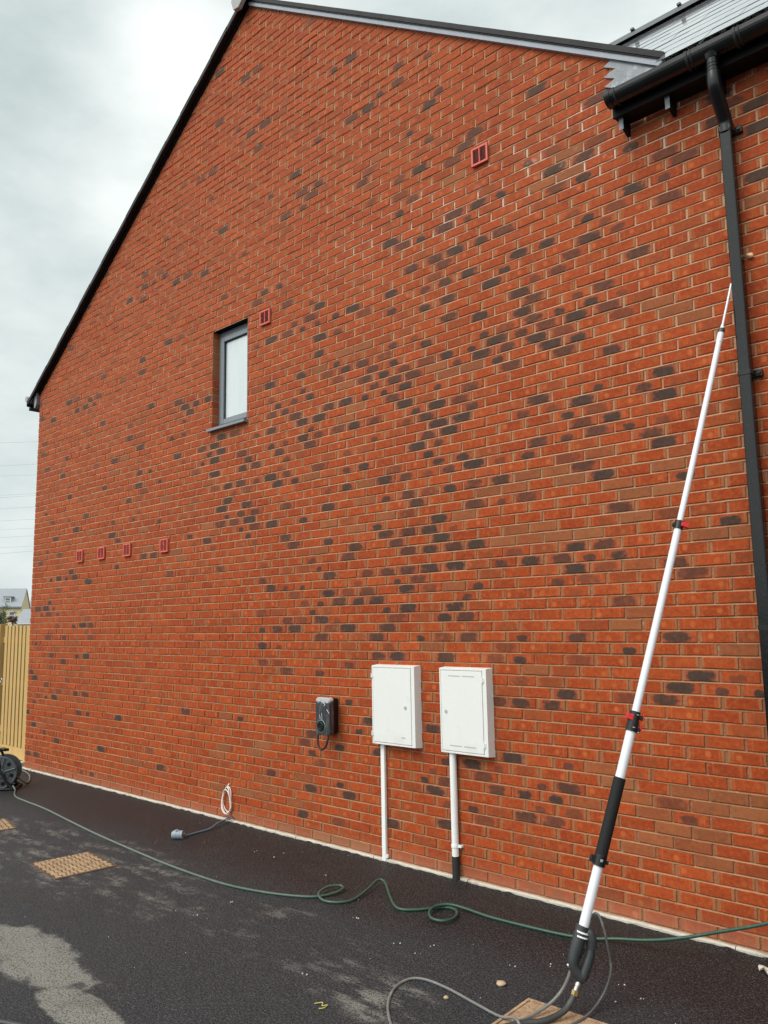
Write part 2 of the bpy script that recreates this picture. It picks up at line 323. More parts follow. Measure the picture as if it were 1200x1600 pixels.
def pane_material():
    m, t, b = mat('obscured_glass_pane'); p = t.obj(); n = t.noise(t.mapv(p, (9, 9, 1.2)), 1.5, 4, .6)  # upright streaks: faint reflections put into the pane colour
    t.put(b.inputs['Base Color'], t.mix(n, (.44, .52, .52), (.64, .70, .69))); b.inputs['Roughness'].default_value = .12; b.inputs['Specular IOR Level'].default_value = .8
    b.inputs['Coat Weight'].default_value = .6; b.inputs['Coat Roughness'].default_value = .03
    return m
M['pane'] = pane_material()

# ------------------------------------------------------------------ mesh helpers
class MB:
    def __init__(s): s.v = []; s.f = []; s.mi = []; s.cur = 0; s.sm = []
    def add(s, vs, fs, smooth=False):
        o = len(s.v); s.v += [tuple(v) for v in vs]
        for f in fs: s.f.append([i+o for i in f]); s.mi.append(s.cur); s.sm.append(smooth)
    def box(s, x0, x1, y0, y1, z0, z1, bev=0.0, mtx=None):
        bm = bmesh.new(); bmesh.ops.create_cube(bm, size=1)
        for v in bm.verts: v.co = Vector((x0+(x1-x0)*(v.co.x+.5), y0+(y1-y0)*(v.co.y+.5), z0+(z1-z0)*(v.co.z+.5)))
        if bev: bmesh.ops.bevel(bm, geom=bm.edges[:]+bm.verts[:], offset=bev, segments=2, affect='EDGES', profile=.6)
        bm.verts.index_update()
        s.add([(mtx @ v.co if mtx else v.co) for v in bm.verts], [[v.index for v in f.verts] for f in bm.faces]); bm.free(); return s
    def prism(s, poly, axis, a0, a1):     # poly of 2-D points pushed along an axis
        def P(p, a): return (a, p[0], p[1]) if axis == 'x' else (p[0], a, p[1]) if axis == 'y' else (p[0], p[1], a)
        n = len(poly)
        s.add([P(p, a0) for p in poly]+[P(p, a1) for p in poly],
              [list(range(n))[::-1], list(range(n, 2*n))]+[[i, (i+1) % n, n+(i+1) % n, n+i] for i in range(n)]); return s
    def tube(s, pts, r, seg=10, smooth=True, curve=True, cap=True):
        pts = [Vector(p) for p in pts]; rs = r if isinstance(r, (list, tuple)) else [r]*len(pts)
        if curve and len(pts) > 2:
            q = []; qr = []
            for i in range(len(pts)-1):
                p0 = pts[max(i-1, 0)]; p1 = pts[i]; p2 = pts[i+1]; p3 = pts[min(i+2, len(pts)-1)]
                for k in range(6):
                    t = k/6
                    q.append(.5*((2*p1)+(p2-p0)*t+(2*p0-5*p1+4*p2-p3)*t*t+(3*p1-p0-3*p2+p3)*t**3)); qr.append(rs[i]+(rs[i+1]-rs[i])*t)
            q.append(pts[-1]); qr.append(rs[-1]); pts, rs = q, qr
        T = [(pts[min(i+1, len(pts)-1)]-pts[max(i-1, 0)]).normalized() for i in range(len(pts))]
        nrm = T[0].orthogonal().normalized(); vs = []; fs = []
        for i, p in enumerate(pts):
            nrm = (nrm-T[i]*nrm.dot(T[i])).normalized(); bi = T[i].cross(nrm)
            for k in range(seg):
                a = 2*math.pi*k/seg; vs.append(p+(nrm*math.cos(a)+bi*math.sin(a))*rs[i])
        for i in range(len(pts)-1):
            for k in range(seg): fs.append([i*seg+k, i*seg+(k+1) % seg, (i+1)*seg+(k+1) % seg, (i+1)*seg+k])
        s.add(vs, fs, smooth)
        if cap: s.add([vs[k] for k in range(seg)], [list(range(seg))[::-1]]); s.add(vs[-seg:], [list(range(seg))])
        return s
    def disc(s, c, n, r, th, seg=32, smooth=True):
        n = Vector(n).normalized(); c = Vector(c); return s.tube([c-n*th/2, c+n*th/2], r, seg, smooth, False)
    def ring(s, c, n, r, tr, seg=28, ts=8, sx=1.0):
        n = Vector(n).normalized(); a = Vector((0, 0, 1)); a = (a-n*a.dot(n)).normalized(); b_ = n.cross(a); vs = []; fs = []
        for i in range(seg):
            t = 2*math.pi*i/seg; e = a*math.cos(t)+b_*math.sin(t)*sx
            for k in range(ts):
                f = 2*math.pi*k/ts; vs.append(Vector(c)+e*(r+tr*math.cos(f))+n*tr*math.sin(f))
        for i in range(seg):
            for k in range(ts): fs.append([i*ts+k, i*ts+(k+1) % ts, ((i+1) % seg)*ts+(k+1) % ts, ((i+1) % seg)*ts+k])
        s.add(vs, fs, True); return s
    def build(s, name, mats, parent=None, loc=None):
        me = bpy.data.meshes.new(name); me.from_pydata(s.v, [], s.f)
        for m_ in (mats if isinstance(mats, (list, tuple)) else [mats]): me.materials.append(m_)
        me.polygons.foreach_set('material_index', s.mi); me.polygons.foreach_set('use_smooth', s.sm); me.update()
        bm = bmesh.new(); bm.from_mesh(me); bmesh.ops.recalc_face_normals(bm, faces=bm.faces[:]); bm.to_mesh(me); bm.free()
        o = bpy.data.objects.new(name, me); C.objects.link(o)
        if loc: o.location = loc
        if parent: o.parent = parent
        return o
def thing(name, label, cat, loc=(0, 0, 0), rz=0, group=None):
    o = bpy.data.objects.new(name, None); C.objects.link(o); o.location = loc; o.rotation_euler = (0, 0, rz); o.empty_display_size = .1
    return tag(o, label, cat, group)
def tag(o, label, cat, group=None, kind=None):
    if label: o['label'] = label
    if cat: o['category'] = cat
    if group: o['group'] = group
    if kind: o['kind'] = kind
    return o
def copy_tree(o, parent=None):
    c = o.copy(); C.objects.link(c)
    if parent: c.parent = parent
    for ch in list(o.children): copy_tree(ch, c)
    return c

# ================================================================== ground and kerb
G = -.025
g = MB()
xs = [-900, -60, -12, 0, 4, 8, 12, 20, 60, 900]; ys = [-900, -60, -12, -6, -3, 0, 12, 60, 900]
g.add([(x, y, G) for y in ys for x in xs], [[j*len(xs)+i, j*len(xs)+i+1, (j+1)*len(xs)+i+1, (j+1)*len(xs)+i] for j in range(len(ys)-1) for i in range(len(xs)-1)])
er = random.Random(8); ev_ = []; x = -.1; ne = 0
while x < 13.4:
    ev_ += [(x, -.020, G-.004), (x, -.0265-er.random()*.004, G+.002+abs(mnoise.noise((x*9, 0, 0)))*.016+er.random()*.003), (x, -.040-er.random()*.012, G+.003+er.random()*.003), (x, -.075-er.random()*.02, G-.001)]
    x += .022; ne += 1
g.add(ev_, [[i*4+k, i*4+k+1, i*4+5+k, i*4+4+k] for i in range(ne-1) for k in range(3)])
tag(g.build('ground', M['tarmac']), 'dark tarmac drive with dusty grey patches and a damp band by the wall', 'ground', kind='structure')

kb = MB(); x = -.06; kr = random.Random(3)
while x < 13.4:
    x1 = min(x+.915, 13.4); n = 10; vs = []
    for i in range(n+1):
        xx = x+.003+(x1-x-.006)*i/n; j = kr.uniform(-.003, .003); j2 = kr.uniform(-.003, .003)
        vs += [(xx, .03, -.2), (xx, .03, -.004), (xx, -.016+j, -.004+j2), (xx, -.024+j, -.012+j2), (xx, -.026+j, -.2)]
    fs = [[i*5+k, i*5+k+1, i*5+6+k, i*5+5+k] for i in range(n) for k in range(4)]+[[0, 1, 2, 3, 4], [n*5+k for k in (4, 3, 2, 1, 0)]]
    kb.add(vs, fs); x = x1
tag(kb.build('kerb', M['kerb']), 'pale concrete edging strip along the foot of the brick wall', 'kerb', kind='structure')

# ================================================================== the house
house = thing('brick_house', 'red brick gable end house with one small upstairs window and grey slate wing roof', 'house')
H = .0748; WX0, WX1, WZ0, WZ1 = 4.095, 4.685, 51*H, 65*H
APX, APZ = 4.68, 8.335
def rake(x):
    if x > 8.66: return 5.16 if x > 9.0 else max(5.16, APZ-.687*(x-APX))
    return APZ-.70*(APX-x) if x < APX else APZ-.687*(x-APX)
def parse(t): return [tuple(int(q)/100 for q in e.split(',')) for e in t.split()]
DARK = parse("""679,588 702,573 749,559 737,550 729,544 689,550 667,551 671,536 680,528 793,516 816,515 857,502 872,493 832,498 824,507 839,485 812,500 774,498 815,485 867,462 861,454 747,499 738,492 729,499 716,489 826,462 843,460 876,438 846,444 747,469 769,467 688,493 667,490 660,499 803,447 837,439 837,454 727,469 826,432 778,445 878,414 680,469 699,468 714,462 771,439 819,421 737,445 698,453 715,444 692,446 659,453 792,424 758,430 848,401 863,394 782,414 793,406 825,400 839,392 847,387 714,428 697,429 688,430 659,437 764,407 814,393 861,377 830,384 715,413 787,399 776,400 791,392 807,386 612,452 659,437 626,444 689,430 763,408 592,453 744,409 558,460 714,413 569,452 533,460 547,451 526,452 593,437 696,407 572,437 768,393 745,391 777,384 507,450 656,407 690,400 756,383 768,378 733,386 565,420 712,384 647,399 744,377 672,396 587,405 620,399 721,376 756,372 689,383 769,362 602,398 632,390 667,386 544,406 579,397 649,383 679,377 588,391 658,376 713,367 626,382 636,376 502,404 664,369 702,363 739,354 542,390 554,385 645,367 624,368 657,361 726,347 496,389 533,383 602,368 671,354 702,346 512,383 737,339 580,368 680,347 501,376 521,376 689,340 535,368 725,332 564,360 701,333 545,362 637,346 669,338 612,347 712,326 591,346 557,352 501,361 568,346 690,326 545,346 634,332 701,319 521,346 501,346 557,337 680,316 601,325 692,310 512,339 719,303 521,331 734,304 760,296 698,301 739,296 514,325 674,303 570,318 621,311 689,296 716,294 603,309 523,317 498,317 668,295 645,297 533,310 510,310 604,296 737,281 758,281 726,280 580,296 693,281 670,280 644,280 697,275 763,267 740,267 683,273 524,286 580,281 668,267 547,272 701,257 264,487 265,474 173,488 218,474 158,466 104,472 136,466 148,458 80,474 102,458 138,450 125,458 54,458 22,464 169,428 342,421 375,414 283,429 353,414 398,413 363,406 353,398 444,369 478,360 422,368 327,384 350,382 415,362 388,361 260,383 138,405 115,406 61,413 15,428 33,414 424,352 454,347 400,353 346,361 80,398 206,377 357,353 466,338 409,346 387,346 44,390 162,374 456,332 478,331 286,353 377,338 259,354 73,375 414,330 307,339 278,344 455,317 480,316 182,346 408,317 434,317 467,310 274,332 443,310 432,302 239,324 467,295 420,295 261,310 480,287 30,331 139,317 434,288 452,286 447,280 464,280 48,317 93,316 263,303 211,302 420,280 304,293 477,273 457,273 114,301 474,266 229,287 204,288 361,274 59,294 379,266 400,267 222,280 479,257 408,256 70,272 277,258 299,260 45,278 11,265 218,250 433,235 330,237 110,253 791,392 807,385 829,384 779,385 796,377 827,371 818,378 804,370 815,363 845,386 860,378 844,356 858,356 887,332 838,334 792,332 827,327 803,325 778,324 815,318 828,310 850,311 860,304 884,304 839,305 872,296 884,288 816,305 793,302 838,318 781,296 816,289 813,287 827,280 842,274 891,267 878,325 850,265 783,265 848,253 885,320 501,273 634,259 669,252 651,253 692,251 715,252 707,244 523,258 580,252 733,237 656,243 538,250 613,243 690,236 713,235 668,237 769,229 555,237 597,236 492,236 570,229 760,222 626,223 647,222 670,222 714,222 692,223 581,222 680,215 658,216 612,214 688,208 740,206 524,214 546,214 509,214 603,207 631,205 667,205 541,206 584,205 730,199 607,200 620,199 639,199 566,197 647,192 670,192 559,192 492,192 705,184 727,183 571,184 591,185 521,186 545,183 661,183 650,177 540,176 583,177 604,175 492,177 515,174 635,170 681,169 706,169 727,169 570,168 515,161 649,161 488,162 638,154 660,154 705,155 751,153 493,147 516,147 605,147 568,139 524,139 632,140 848,253 883,244 913,236 814,230 836,228 771,228 760,222 779,221 800,222 824,220 850,221 838,214 816,214 884,214 897,205 804,206 828,206 850,190 773,169 816,169 888,169 768,161 851,161 772,154 818,154 751,152 920,146 899,148 767,139 889,139 907,139 805,131 874,131 764,123 778,124 796,124 849,133 929,141 611,693 474,754 425,800 416,778 667,640 714,610 460,700 487,685 464,685 405,722 396,668 374,668 638,631 611,632 678,589 702,604 564,585 541,586 397,638 496,600 626,564 691,549 667,551 671,535 680,527 636,541 639,572 702,572 675,655 494,707 556,759 589,691 534,609 473,661 584,632 709,645 458,748 344,676 398,667 374,668 419,593 396,637 323,628 263,591 285,578 260,576 312,584 308,577 351,562 328,562 384,556 229,570 261,562 458,555 567,585 541,586 542,571 497,601 520,571 419,519 488,504 479,497 509,506 518,482 533,460 546,452 559,474 569,467 555,461 567,452 525,452 479,451 317,496 365,93 230,79 295,49 435,64 197,42 81,42 499,50 25,18 152,11 174,11 457,94 52,50 10,71 24,57 162,79 136,79 569,140 603,148 635,154 603,116 627,102 560,87 546,79 593,79 556,73 632,79 568,64 591,50 556,43 603,42 546,20 681,65 693,57 709,50 651,28 728,50 737,42 704,36 727,80 735,72 750,65 749,78 708,80 707,71 699,94 692,100 760,87 718,65 770,123 768,139 615,95 590,20 782,72 805,72 796,64 752,64 808,57 771,49 794,48 788,55 762,87 807,87 777,63 879,72 885,62 749,78 957,485 945,487 943,494 895,477 904,470 896,462 867,463 871,493 858,502 888,502 923,480 957,447 953,439 905,442 833,499 840,485 957,464 68,243 93,242 117,243 46,241 148,236 68,229 51,214 23,205 60,206 37,205 46,199 72,198 24,200 71,184 115,183 140,183 159,183 150,175 161,167 31,161 133,146 156,144 59,146 60,131 98,139 20,123 13,115 105,116 51,109 82,101 144,101 157,101 26,94 49,94 70,94 16,87 10,71 164,79 82,42 47,50 148,11 22,18 12,42 739,168 713,192 953,439""")
BUFF = parse("""862,244 794,245 771,244 826,237 805,237 782,237 761,236 906,229 927,230 851,177 862,184 784,146 919,161 885,79 908,79 855,71 896,72 920,72 862,65 875,57 897,57 863,49 887,51 850,43 897,42 829,87 835,79 927,80 597,416 621,415 572,406 703,376 599,382 612,360 733,369 629,296 623,282 554,311 645,266 724,260 557,310 730,370 234,376 209,362 280,288 400,280 344,258 303,265 354,251 156,295 319,317 582,266 646,266 613,259 724,259 568,244 713,207 695,161 645,267 769,243 762,237 290,34 418,58 441,95 493,72 251,35 445,60 486,65 465,28 489,28 429,26 545,50 502,35 534,27 494,43 523,5 568,5 591,4 614,5 832,492 801,492 723,530 831,506 883,272 862,260 883,259 862,244 839,289 782,282 749,275 769,274 815,275 850,265 725,259 804,282 694,161 692,164 546,51 954,425 892,375 910,373 903,362""")

br = random.Random(11)
bricks = []                     # (x0, x1, z0, z1, deep end flags)
NROW = int(APZ/H)+1
for k in range(NROW):
    z0 = k*H+.005; z1 = (k+1)*H-.005
    x = 0.0; first = True; cuts = []
    if k % 2: cuts.append((0, .1025)); x = .1125
    while x < 13.2: cuts.append((x, x+.215)); x += .225
    for (a, b_) in cuts:
        if WZ0-.001 < z0 < WZ1:
            if b_ <= WX0 or a >= WX1: bricks.append((a, b_, z0, z1, k, 0)); continue
            if a < WX0-.02: bricks.append((a, WX0, z0, z1, k, 1))
            if b_ > WX1+.02: bricks.append((WX1, b_, z0, z1, k, 2))
        else: bricks.append((a, b_, z0, z1, k, 0))
bricks = [q for q in bricks if max(rake(q[0]), rake(q[1])) > q[2]+.004]
dark = [0.0]*len(bricks); buff = [0.0]*len(bricks)
rows = {}
for i, q in enumerate(bricks): rows.setdefault(q[4], []).append(i)
def find(x, z):
    k = int(z/H)
    for i in rows.get(k, []):
        if bricks[i][0]-.006 <= x <= bricks[i][1]+.006: return i
for x, z in DARK:
    i = find(x, z)
    if i is not None: dark[i] = br.choice((1.0, 1.0, .9, .8, .65, .5))
for x, z in BUFF:
    i = find(x, z)
    if i is not None: buff[i] = br.uniform(.7, 1); dark[i] = 0
for i, q in enumerate(bricks):
    if dark[i] == 0 and buff[i] == 0:
        r = br.random(); lone = q[0] > 9.5
        if r < (.08 if lone else .01): dark[i] = br.uniform(.5, 1)
        elif r < .17: dark[i] = br.uniform(.10, .36)
        elif r < .178: buff[i] = br.uniform(.3, .7)
NC = 9
V = []; F = []; bkA = []; btA = []
for i, (x0, x1, z0, z1, k, deep) in enumerate(bricks):
    x0 += br.uniform(-.002, .002) if not deep == 2 else 0; x1 += br.uniform(-.002, .002) if not deep == 1 else 0
    dz = br.uniform(-.0012, .0012); tilt = br.uniform(-.0012, .0012)
    yf = br.uniform(-.0022, .0018); yt = br.uniform(-.0012, .0012); yl = br.uniform(-.001, .001)
    rnd, rnd2, kind = br.random(), br.random(), br.random() if br.random() < .75 else br.uniform(.8, 1)
    tone = min(1, max(0, br.gauss(.55, .17)))
    back = .1 if deep else .03
    o = len(V); cols = 0
    ph = br.uniform(0, 50)
    for c in range(NC):
        u = c/(NC-1); x = x0+(x1-x0)*u
        wv = mnoise.noise((x*13, k*3.7, ph))*.0024; wv2 = mnoise.noise((x*13, k*3.7+90, ph))*.0024
        top = min(z1+dz+tilt*(u-.5)*2+wv+br.uniform(-.0006, .0006), rake(x)+.0); bot = z0+dz+tilt*(u-.5)*2+wv2+br.uniform(-.0006, .0006)
        lw = .0032*mnoise.noise((x*.7, z0*.9, 3.3)); top += lw; bot += lw
        rk = rake(x); top = min(top, rk); bot = min(bot, rk-.008)
        if top < bot+.006: top = bot+.006
        e = .0035 if c in (0, NC-1) else 0
        xi = x+(e if c == 0 else -e if c == NC-1 else 0)
        y = yf+yl*(u-.5)*2; b3 = min(.0035, (top-bot)*.3)
        V += [(x, back, bot), (x, y+.0035+e*.4, bot), (xi, y-yt, bot+b3), (xi, y+yt, top-b3), (x, y+.0035+e*.4, top), (x, back, top)]
        for vv in (0, 0, .05, .95, 1, 1): bkA += [u, vv, rnd, dark[i]]; btA += [buff[i], tone, kind, rnd2]
    for c in range(NC-1):
        a = o+c*6; b_ = a+6
        for j in range(5): F.append((a+j, b_+j, b_+j+1, a+j+1))
    F.append(tuple(o+j for j in range(6))); F.append(tuple(o+(NC-1)*6+5-j for j in range(6)))
nb = len(F)
# mortar bed behind the faces, following gable and window opening
MY = .0062
cxs = sorted(set([0.006, WX0, WX1, APX, 8.66, 9.0, 13.3]+[.4*i for i in range(1, 33)]))
def quad(ps, bed=0.0):
    o = len(V); V.extend(ps); F.append(tuple(range(o, o+len(ps))))
    for _ in ps: bkA.extend([.5, .5, 0, 0]); btA.extend([bed, 0, 0, 0])
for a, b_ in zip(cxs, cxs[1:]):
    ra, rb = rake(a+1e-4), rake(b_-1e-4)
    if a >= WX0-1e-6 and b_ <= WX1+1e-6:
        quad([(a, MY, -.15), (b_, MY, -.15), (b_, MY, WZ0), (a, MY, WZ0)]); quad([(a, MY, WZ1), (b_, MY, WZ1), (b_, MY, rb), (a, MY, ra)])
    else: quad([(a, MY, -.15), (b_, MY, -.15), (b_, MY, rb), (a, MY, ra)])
for k in range(NROW):      # weather-struck bed joints: flush on the brick below, set back under the brick above
    zj = k*H; n_ = 66
    for i in range(n_):
        a = .006+13.2*i/n_; b_ = .006+13.2*(i+1)/n_
        if WZ0+.02 < zj < WZ1-.02 and b_ > WX0 and a < WX1:
            a, b_ = (a, min(b_, WX0)) if a < WX0 else (max(a, WX1), b_)
            if b_-a < .002: continue
        if min(rake(a), rake(b_)) < zj+.012: continue
        la = .0032*mnoise.noise((a*.7, zj*.9, 3.3)); lb = .0032*mnoise.noise((b_*.7, zj*.9, 3.3)); j1 = .0012+br.uniform(-.0006, .0010)
        quad([(a, j1, zj+la-.0046), (b_, j1, zj+lb-.0046), (b_, .0120, zj+lb+.0066), (a, .0120, zj+la+.0066)], 1.0)
quad([(WX0-.004, MY, WZ0), (WX0-.004, .1, WZ0), (WX0-.004, .1, WZ1), (WX0-.004, MY, WZ1)])
quad([(WX1+.004, MY, WZ0), (WX1+.004, .1, WZ0), (WX1+.004, .1, WZ1), (WX1+.004, MY, WZ1)])
quad([(.006, MY, -.15), (.006, 9, -.15), (.006, 9, rake(0)), (.006, MY, rake(0))])
quad([(0.006, 9, -.15), (13.3, 9, -.15), (13.3, 9, 5.0), (.006, 9, 5.0)])
quad([(13.3, MY, -.15), (13.3, 9, -.15), (13.3, 9, 5.1), (13.3, MY, 5.1)])
me = bpy.data.meshes.new('wall'); me.from_pydata(V, [], F)
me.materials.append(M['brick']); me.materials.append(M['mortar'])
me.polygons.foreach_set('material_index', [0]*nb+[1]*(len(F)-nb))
for nm, dat in (('bk', bkA), ('bt', btA)):
    at = me.attributes.new(nm, 'FLOAT_COLOR', 'POINT'); at.data.foreach_set('color', dat)
me.update()
wall = bpy.data.objects.new('wall', me); C.objects.link(wall); wall.parent = house

# window: frame, sash, pane, sill, head
wf = MB()
fy0, fy1 = .085, .15
for (a, b_, c, e) in ((WX0, WX0+.042, WZ0, WZ1), (WX1-.042, WX1, WZ0, WZ1), (WX0+.042, WX1-.042, WZ0, WZ0+.042), (WX0+.042, WX1-.042, WZ1-.06, WZ1)): wf.box(a, b_, fy0, fy1, c, e, .004)
win = wf.build('window', M['frame'], house)
sx0, sx1, sz0, sz1 = WX0+.044, WX1-.044, WZ0+.044, WZ1-.062
sm = MB(); t_ = .054
for (a, b_, c, e) in ((sx0, sx0+t_, sz0, sz1), (sx1-t_, sx1, sz0, sz1), (sx0+t_, sx1-t_, sz0, sz0+t_), (sx0+t_, sx1-t_, sz1-t_, sz1)): sm.box(a, b_, .07, .14, c, e, .006)
sm.build('sash', M['frame'], win)
MB().box(sx0+t_-.005, sx1-t_+.005, .098, .118, sz0+t_-.005, sz1-t_+.005).build('pane', M['pane'], win)
gk = MB(); a0, a1, c0, c1 = sx0+t_, sx1-t_, sz0+t_, sz1-t_
for (a, b_, c, e) in ((a0, a0+.009, c0, c1), (a1-.009, a1, c0, c1), (a0+.009, a1-.009, c0, c0+.009), (a0+.009, a1-.009, c1-.009, c1)): gk.box(a, b_, .088, .0975, c, e)
gk.build('gasket', M['black'], win)
sl = MB(); sl.prism([(-.048, WZ0-.036), (-.048, WZ0-.010), (.09, WZ0+.006), (.09, WZ0-.036)], 'x', WX0-.028, WX1+.012)
sl.build('sill', M['frame'], win)
MB().box(WX0-.003, WX1+.003, .012, .16, WZ1+.002, WZ1+.02).build('lintel', M['soffit'], win)

# main roof, verges, ridge cap
TH = math.atan(.70); TH2 = math.atan(.687)
rf = MB()
def zL(x): return APZ-.70*(APX-x)
def zR(x): return APZ-.687*(x-APX)
rf.add([(-.30, -.02, zL(-.30)+.015), (APX, -.02, APZ+.015), (9.05, -.02, zR(9.05)+.015), (-.30, 9.1, zL(-.30)+.015), (APX, 9.1, APZ+.015), (9.05, 9.1, zR(9.05)+.015),
        (-.30, -.02, zL(-.30)+.05), (APX, -.02, APZ+.055), (9.05, -.02, zR(9.05)+.05), (-.30, 9.1, zL(-.30)+.05), (APX, 9.1, APZ+.055), (9.05, 9.1, zR(9.05)+.05)],
       [[0, 1, 4, 3], [1, 2, 5, 4], [6, 9, 10, 7], [7, 10, 11, 8], [0, 3, 9, 6], [2, 8, 11, 5], [0, 6, 7, 1], [1, 7, 8, 2], [3, 4, 10, 9], [4, 5, 11, 10]])
roof = rf.build('roof', M['roofmain'], house)
def verge(fn, xa, xb, name, steps, yy=-.082, h0=.012, h1=.066):
    v = MB(); uc = MB()
    n = steps
    for i in range(n):          # overlapping dry-verge units, each a shade prouder than the next
        t0, t1 = i/n, (i+1)/n; x0 = xa+(xb-xa)*t0; x1 = xa+(xb-xa)*t1+(.012 if xb > xa else -.012)*0
        j = .0025*(i % 2) if yy < -.06 else .0005*(i % 2)
        y0 = yy-j
        pts = []
        for xx in (x0, x1):
            z = fn(xx); pts += [(xx, y0, z+h0), (xx, y0, z+h1+j), (xx, .05, z+h1+j), (xx, .05, z+h1-.012), (xx, y0+.006, z+h1-.012), (xx, y0+.006, z+h0)]
        v.add(pts, [[k, (k+1) % 6, 6+(k+1) % 6, 6+k] for k in range(6)]+[[0, 1, 2, 3, 4, 5], [11, 10, 9, 8, 7, 6]])
    o = v.build(name, M['verge'], house)
    ps = []
    for xx in (xa, xb):
        z = fn(xx); ps += [(xx, yy+.006, z+h0-.010), (xx, yy+.006, z+h0+.001), (xx, .02, z+h0+.001), (xx, .02, z+h0-.010)]
    uc.add(ps, [[k, (k+1) % 4, 4+(k+1) % 4, 4+k] for k in range(4)]+[[0, 1, 2, 3], [7, 6, 5, 4]])
    uc.build('undercloak', M['verge'], o)
    return o
verge(zL, -.235, APX-.004, 'verge', 17); verge(zR, APX+.004, 9.055, 'verge', 16, -.050, .032, .077)
bb = MB(); ps = []
for xx in (APX+.02, 9.035):
    z = zR(xx); ps += [(xx, -.034, z-.022), (xx, -.034, z+.022), (xx, -.004, z+.022), (xx, -.004, z-.022)]
bb.add(ps, [[k, (k+1) % 4, 4+(k+1) % 4, 4+k] for k in range(4)]+[[0, 1, 2, 3], [7, 6, 5, 4]]); bb.build('barge_board', M['barge'], house)
bb = MB(); ps = []
for xx in (-.05, APX-.02):
    z = zL(xx); ps += [(xx, -.022, z-.030), (xx, -.022, z+.002), (xx, -.004, z+.002), (xx, -.004, z-.030)]
bb.add(ps, [[k, (k+1) % 4, 4+(k+1) % 4, 4+k] for k in range(4)]+[[0, 1, 2, 3], [7, 6, 5, 4]]); bb.build('barge_board', M['verge'], house)
rc = MB()
pr = [(-.135, -.075), (-.135, .005), (-.07, .085), (.07, .085), (.135, .005), (.135, -.075), (.0, .02)]
rc.prism([(APX-.02+a, APZ+.02+b_) for a, b_ in ((-.125, .015), (-.085, -.10), (0.0, -.115), (.105, -.02), (.115, .05), (.05, .13), (-.06, .13))], 'y', -.135, -.09)
rc.prism([(APX-.02+a, APZ+.085+b_) for a, b_ in pr], 'y', -.09, .35)
y = .352
while y < 9.0: rc.prism([(APX-.03+a*.97, APZ+.083+b_*.97) for a, b_ in pr], 'y', y, y+.44); y += .442
rc.build('ridge_tile', M['ridge'], roof)

# lead flashing where the gable passes behind the wing's eaves
ld = MB()
poly = [(8.700, 5.576), (8.622, 5.541), (8.706, 5.490), (8.617, 5.466), (8.700, 5.418), (8.621, 5.394), (8.700, 5.345), (8.612, 5.318), (8.70, 5.27), (8.70, 5.17), (9.16, 5.17), (9.16, zR(9.04)-.02), (8.95, zR(8.95)+.001)]
ld.prism(poly, 'y', -.013, -.0045); ld.build('lead_flashing', M['lead'], house)

# the wing's slate roof, in laid courses of separate slates
sr = MB(); E0 = Vector((0, -.205, 5.235)); SLP = Vector((0, 2.205, 2.032)); L = SLP.length; sd = SLP.normalized(); nm_ = Vector((0, -sd.z, sd.y))
rs_ = random.Random(5); NCR = 10
for k in range(NCR):
    s0 = k*L/NCR; s1 = s0+L/NCR+.06
    x = 6.06+(.15 if k % 2 else 0)
    while x < 13.5:
        lift = rs_.uniform(0, .002); a = E0+sd*s0; b_ = E0+sd*min(s1, L); x0 = max(x, 9.06) if k < 1 else x; x1 = x+.297
        if x1 > x0+.02:
            lo = a+nm_*(.0045+lift*.5); lb = a+nm_*(.001+lift); hi = b_+nm_*(.0015+lift)
            if lo.y < -.1 and x0 < 9.06: x0 = 9.06
            if x1 > x0+.02: sr.add([(x0, lb.y, lb.z), (x1, lb.y, lb.z), (x1, lo.y, lo.z), (x0, lo.y, lo.z), (x1, hi.y, hi.z), (x0, hi.y, hi.z)], [[0, 1, 2, 3], [3, 2, 4, 5]])
        x += .30
u0 = E0-nm_*.02; u1 = E0+SLP-nm_*.02
sr.add([(9.06, u0.y, u0.z), (13.5, u0.y, u0.z), (13.5, u1.y, u1.z), (6.2, u1.y, u1.z), (6.2, .02, u0.z+.19), (9.06, .02, u0.z+.19)], [[0, 1, 2, 3, 4, 5]])
top = E0+SLP
sr.add([(6.2, top.y, top.z), (13.5, top.y, top.z), (13.5, 9, top.z-3.2), (6.2, 9, top.z-3.2)], [[0, 1, 2, 3]])
wroof = sr.build('roof', M['slate'], house)
rg = MB(); x = 6.2; i = 0
while x < 13.4:
    rg.prism([(top.y-.16, top.z-.10), (top.y-.02, top.z+.06), (top.y+.02, top.z+.06), (top.y+.16, top.z-.10), (top.y, top.z+.03)], 'x', x, x+.448)
    rg.box(x+.430, x+.465, top.y-.05, top.y+.05, top.z+.052, top.z+.074, .004)
    x += .45
rg.build('ridge_tile', M['roofmain'], wroof)
# eaves of the wing: fascia, soffit and black rafter feet
MB().box(8.735, 13.4, -.158, -.138, 5.035, 5.225, .002).build('fascia', M['soffit'], house)
MB().box(8.735, 13.4, -.137, -.008, 5.045, 5.058).build('soffit', M['soffit'], house)
for x in (8.775, 9.085, 9.395, 9.705, 10.015, 10.325):
    ft = MB(); ft.prism([(-.120, 5.043), (-.120, 4.995), (-.012, 4.955), (-.012, 5.043)], 'x', x-.012, x+.012); fo_ = ft.build('rafter_foot', M['soffit'], house)
    MB().box(x-.015, x+.015, -.126, -.1205, 4.955, 5.044, .001).build('strap', M['lead'], fo_)
# left eaves: fascia board and soffit seen end-on
lf = MB(); lf.prism([(-.075, 5.055), (-.075, 4.86), (-.055, 4.845), (-.005, 4.90), (-.005, 5.075)], 'y', -.045, 8.9); lf.build('fascia', M['undercloak'], house)

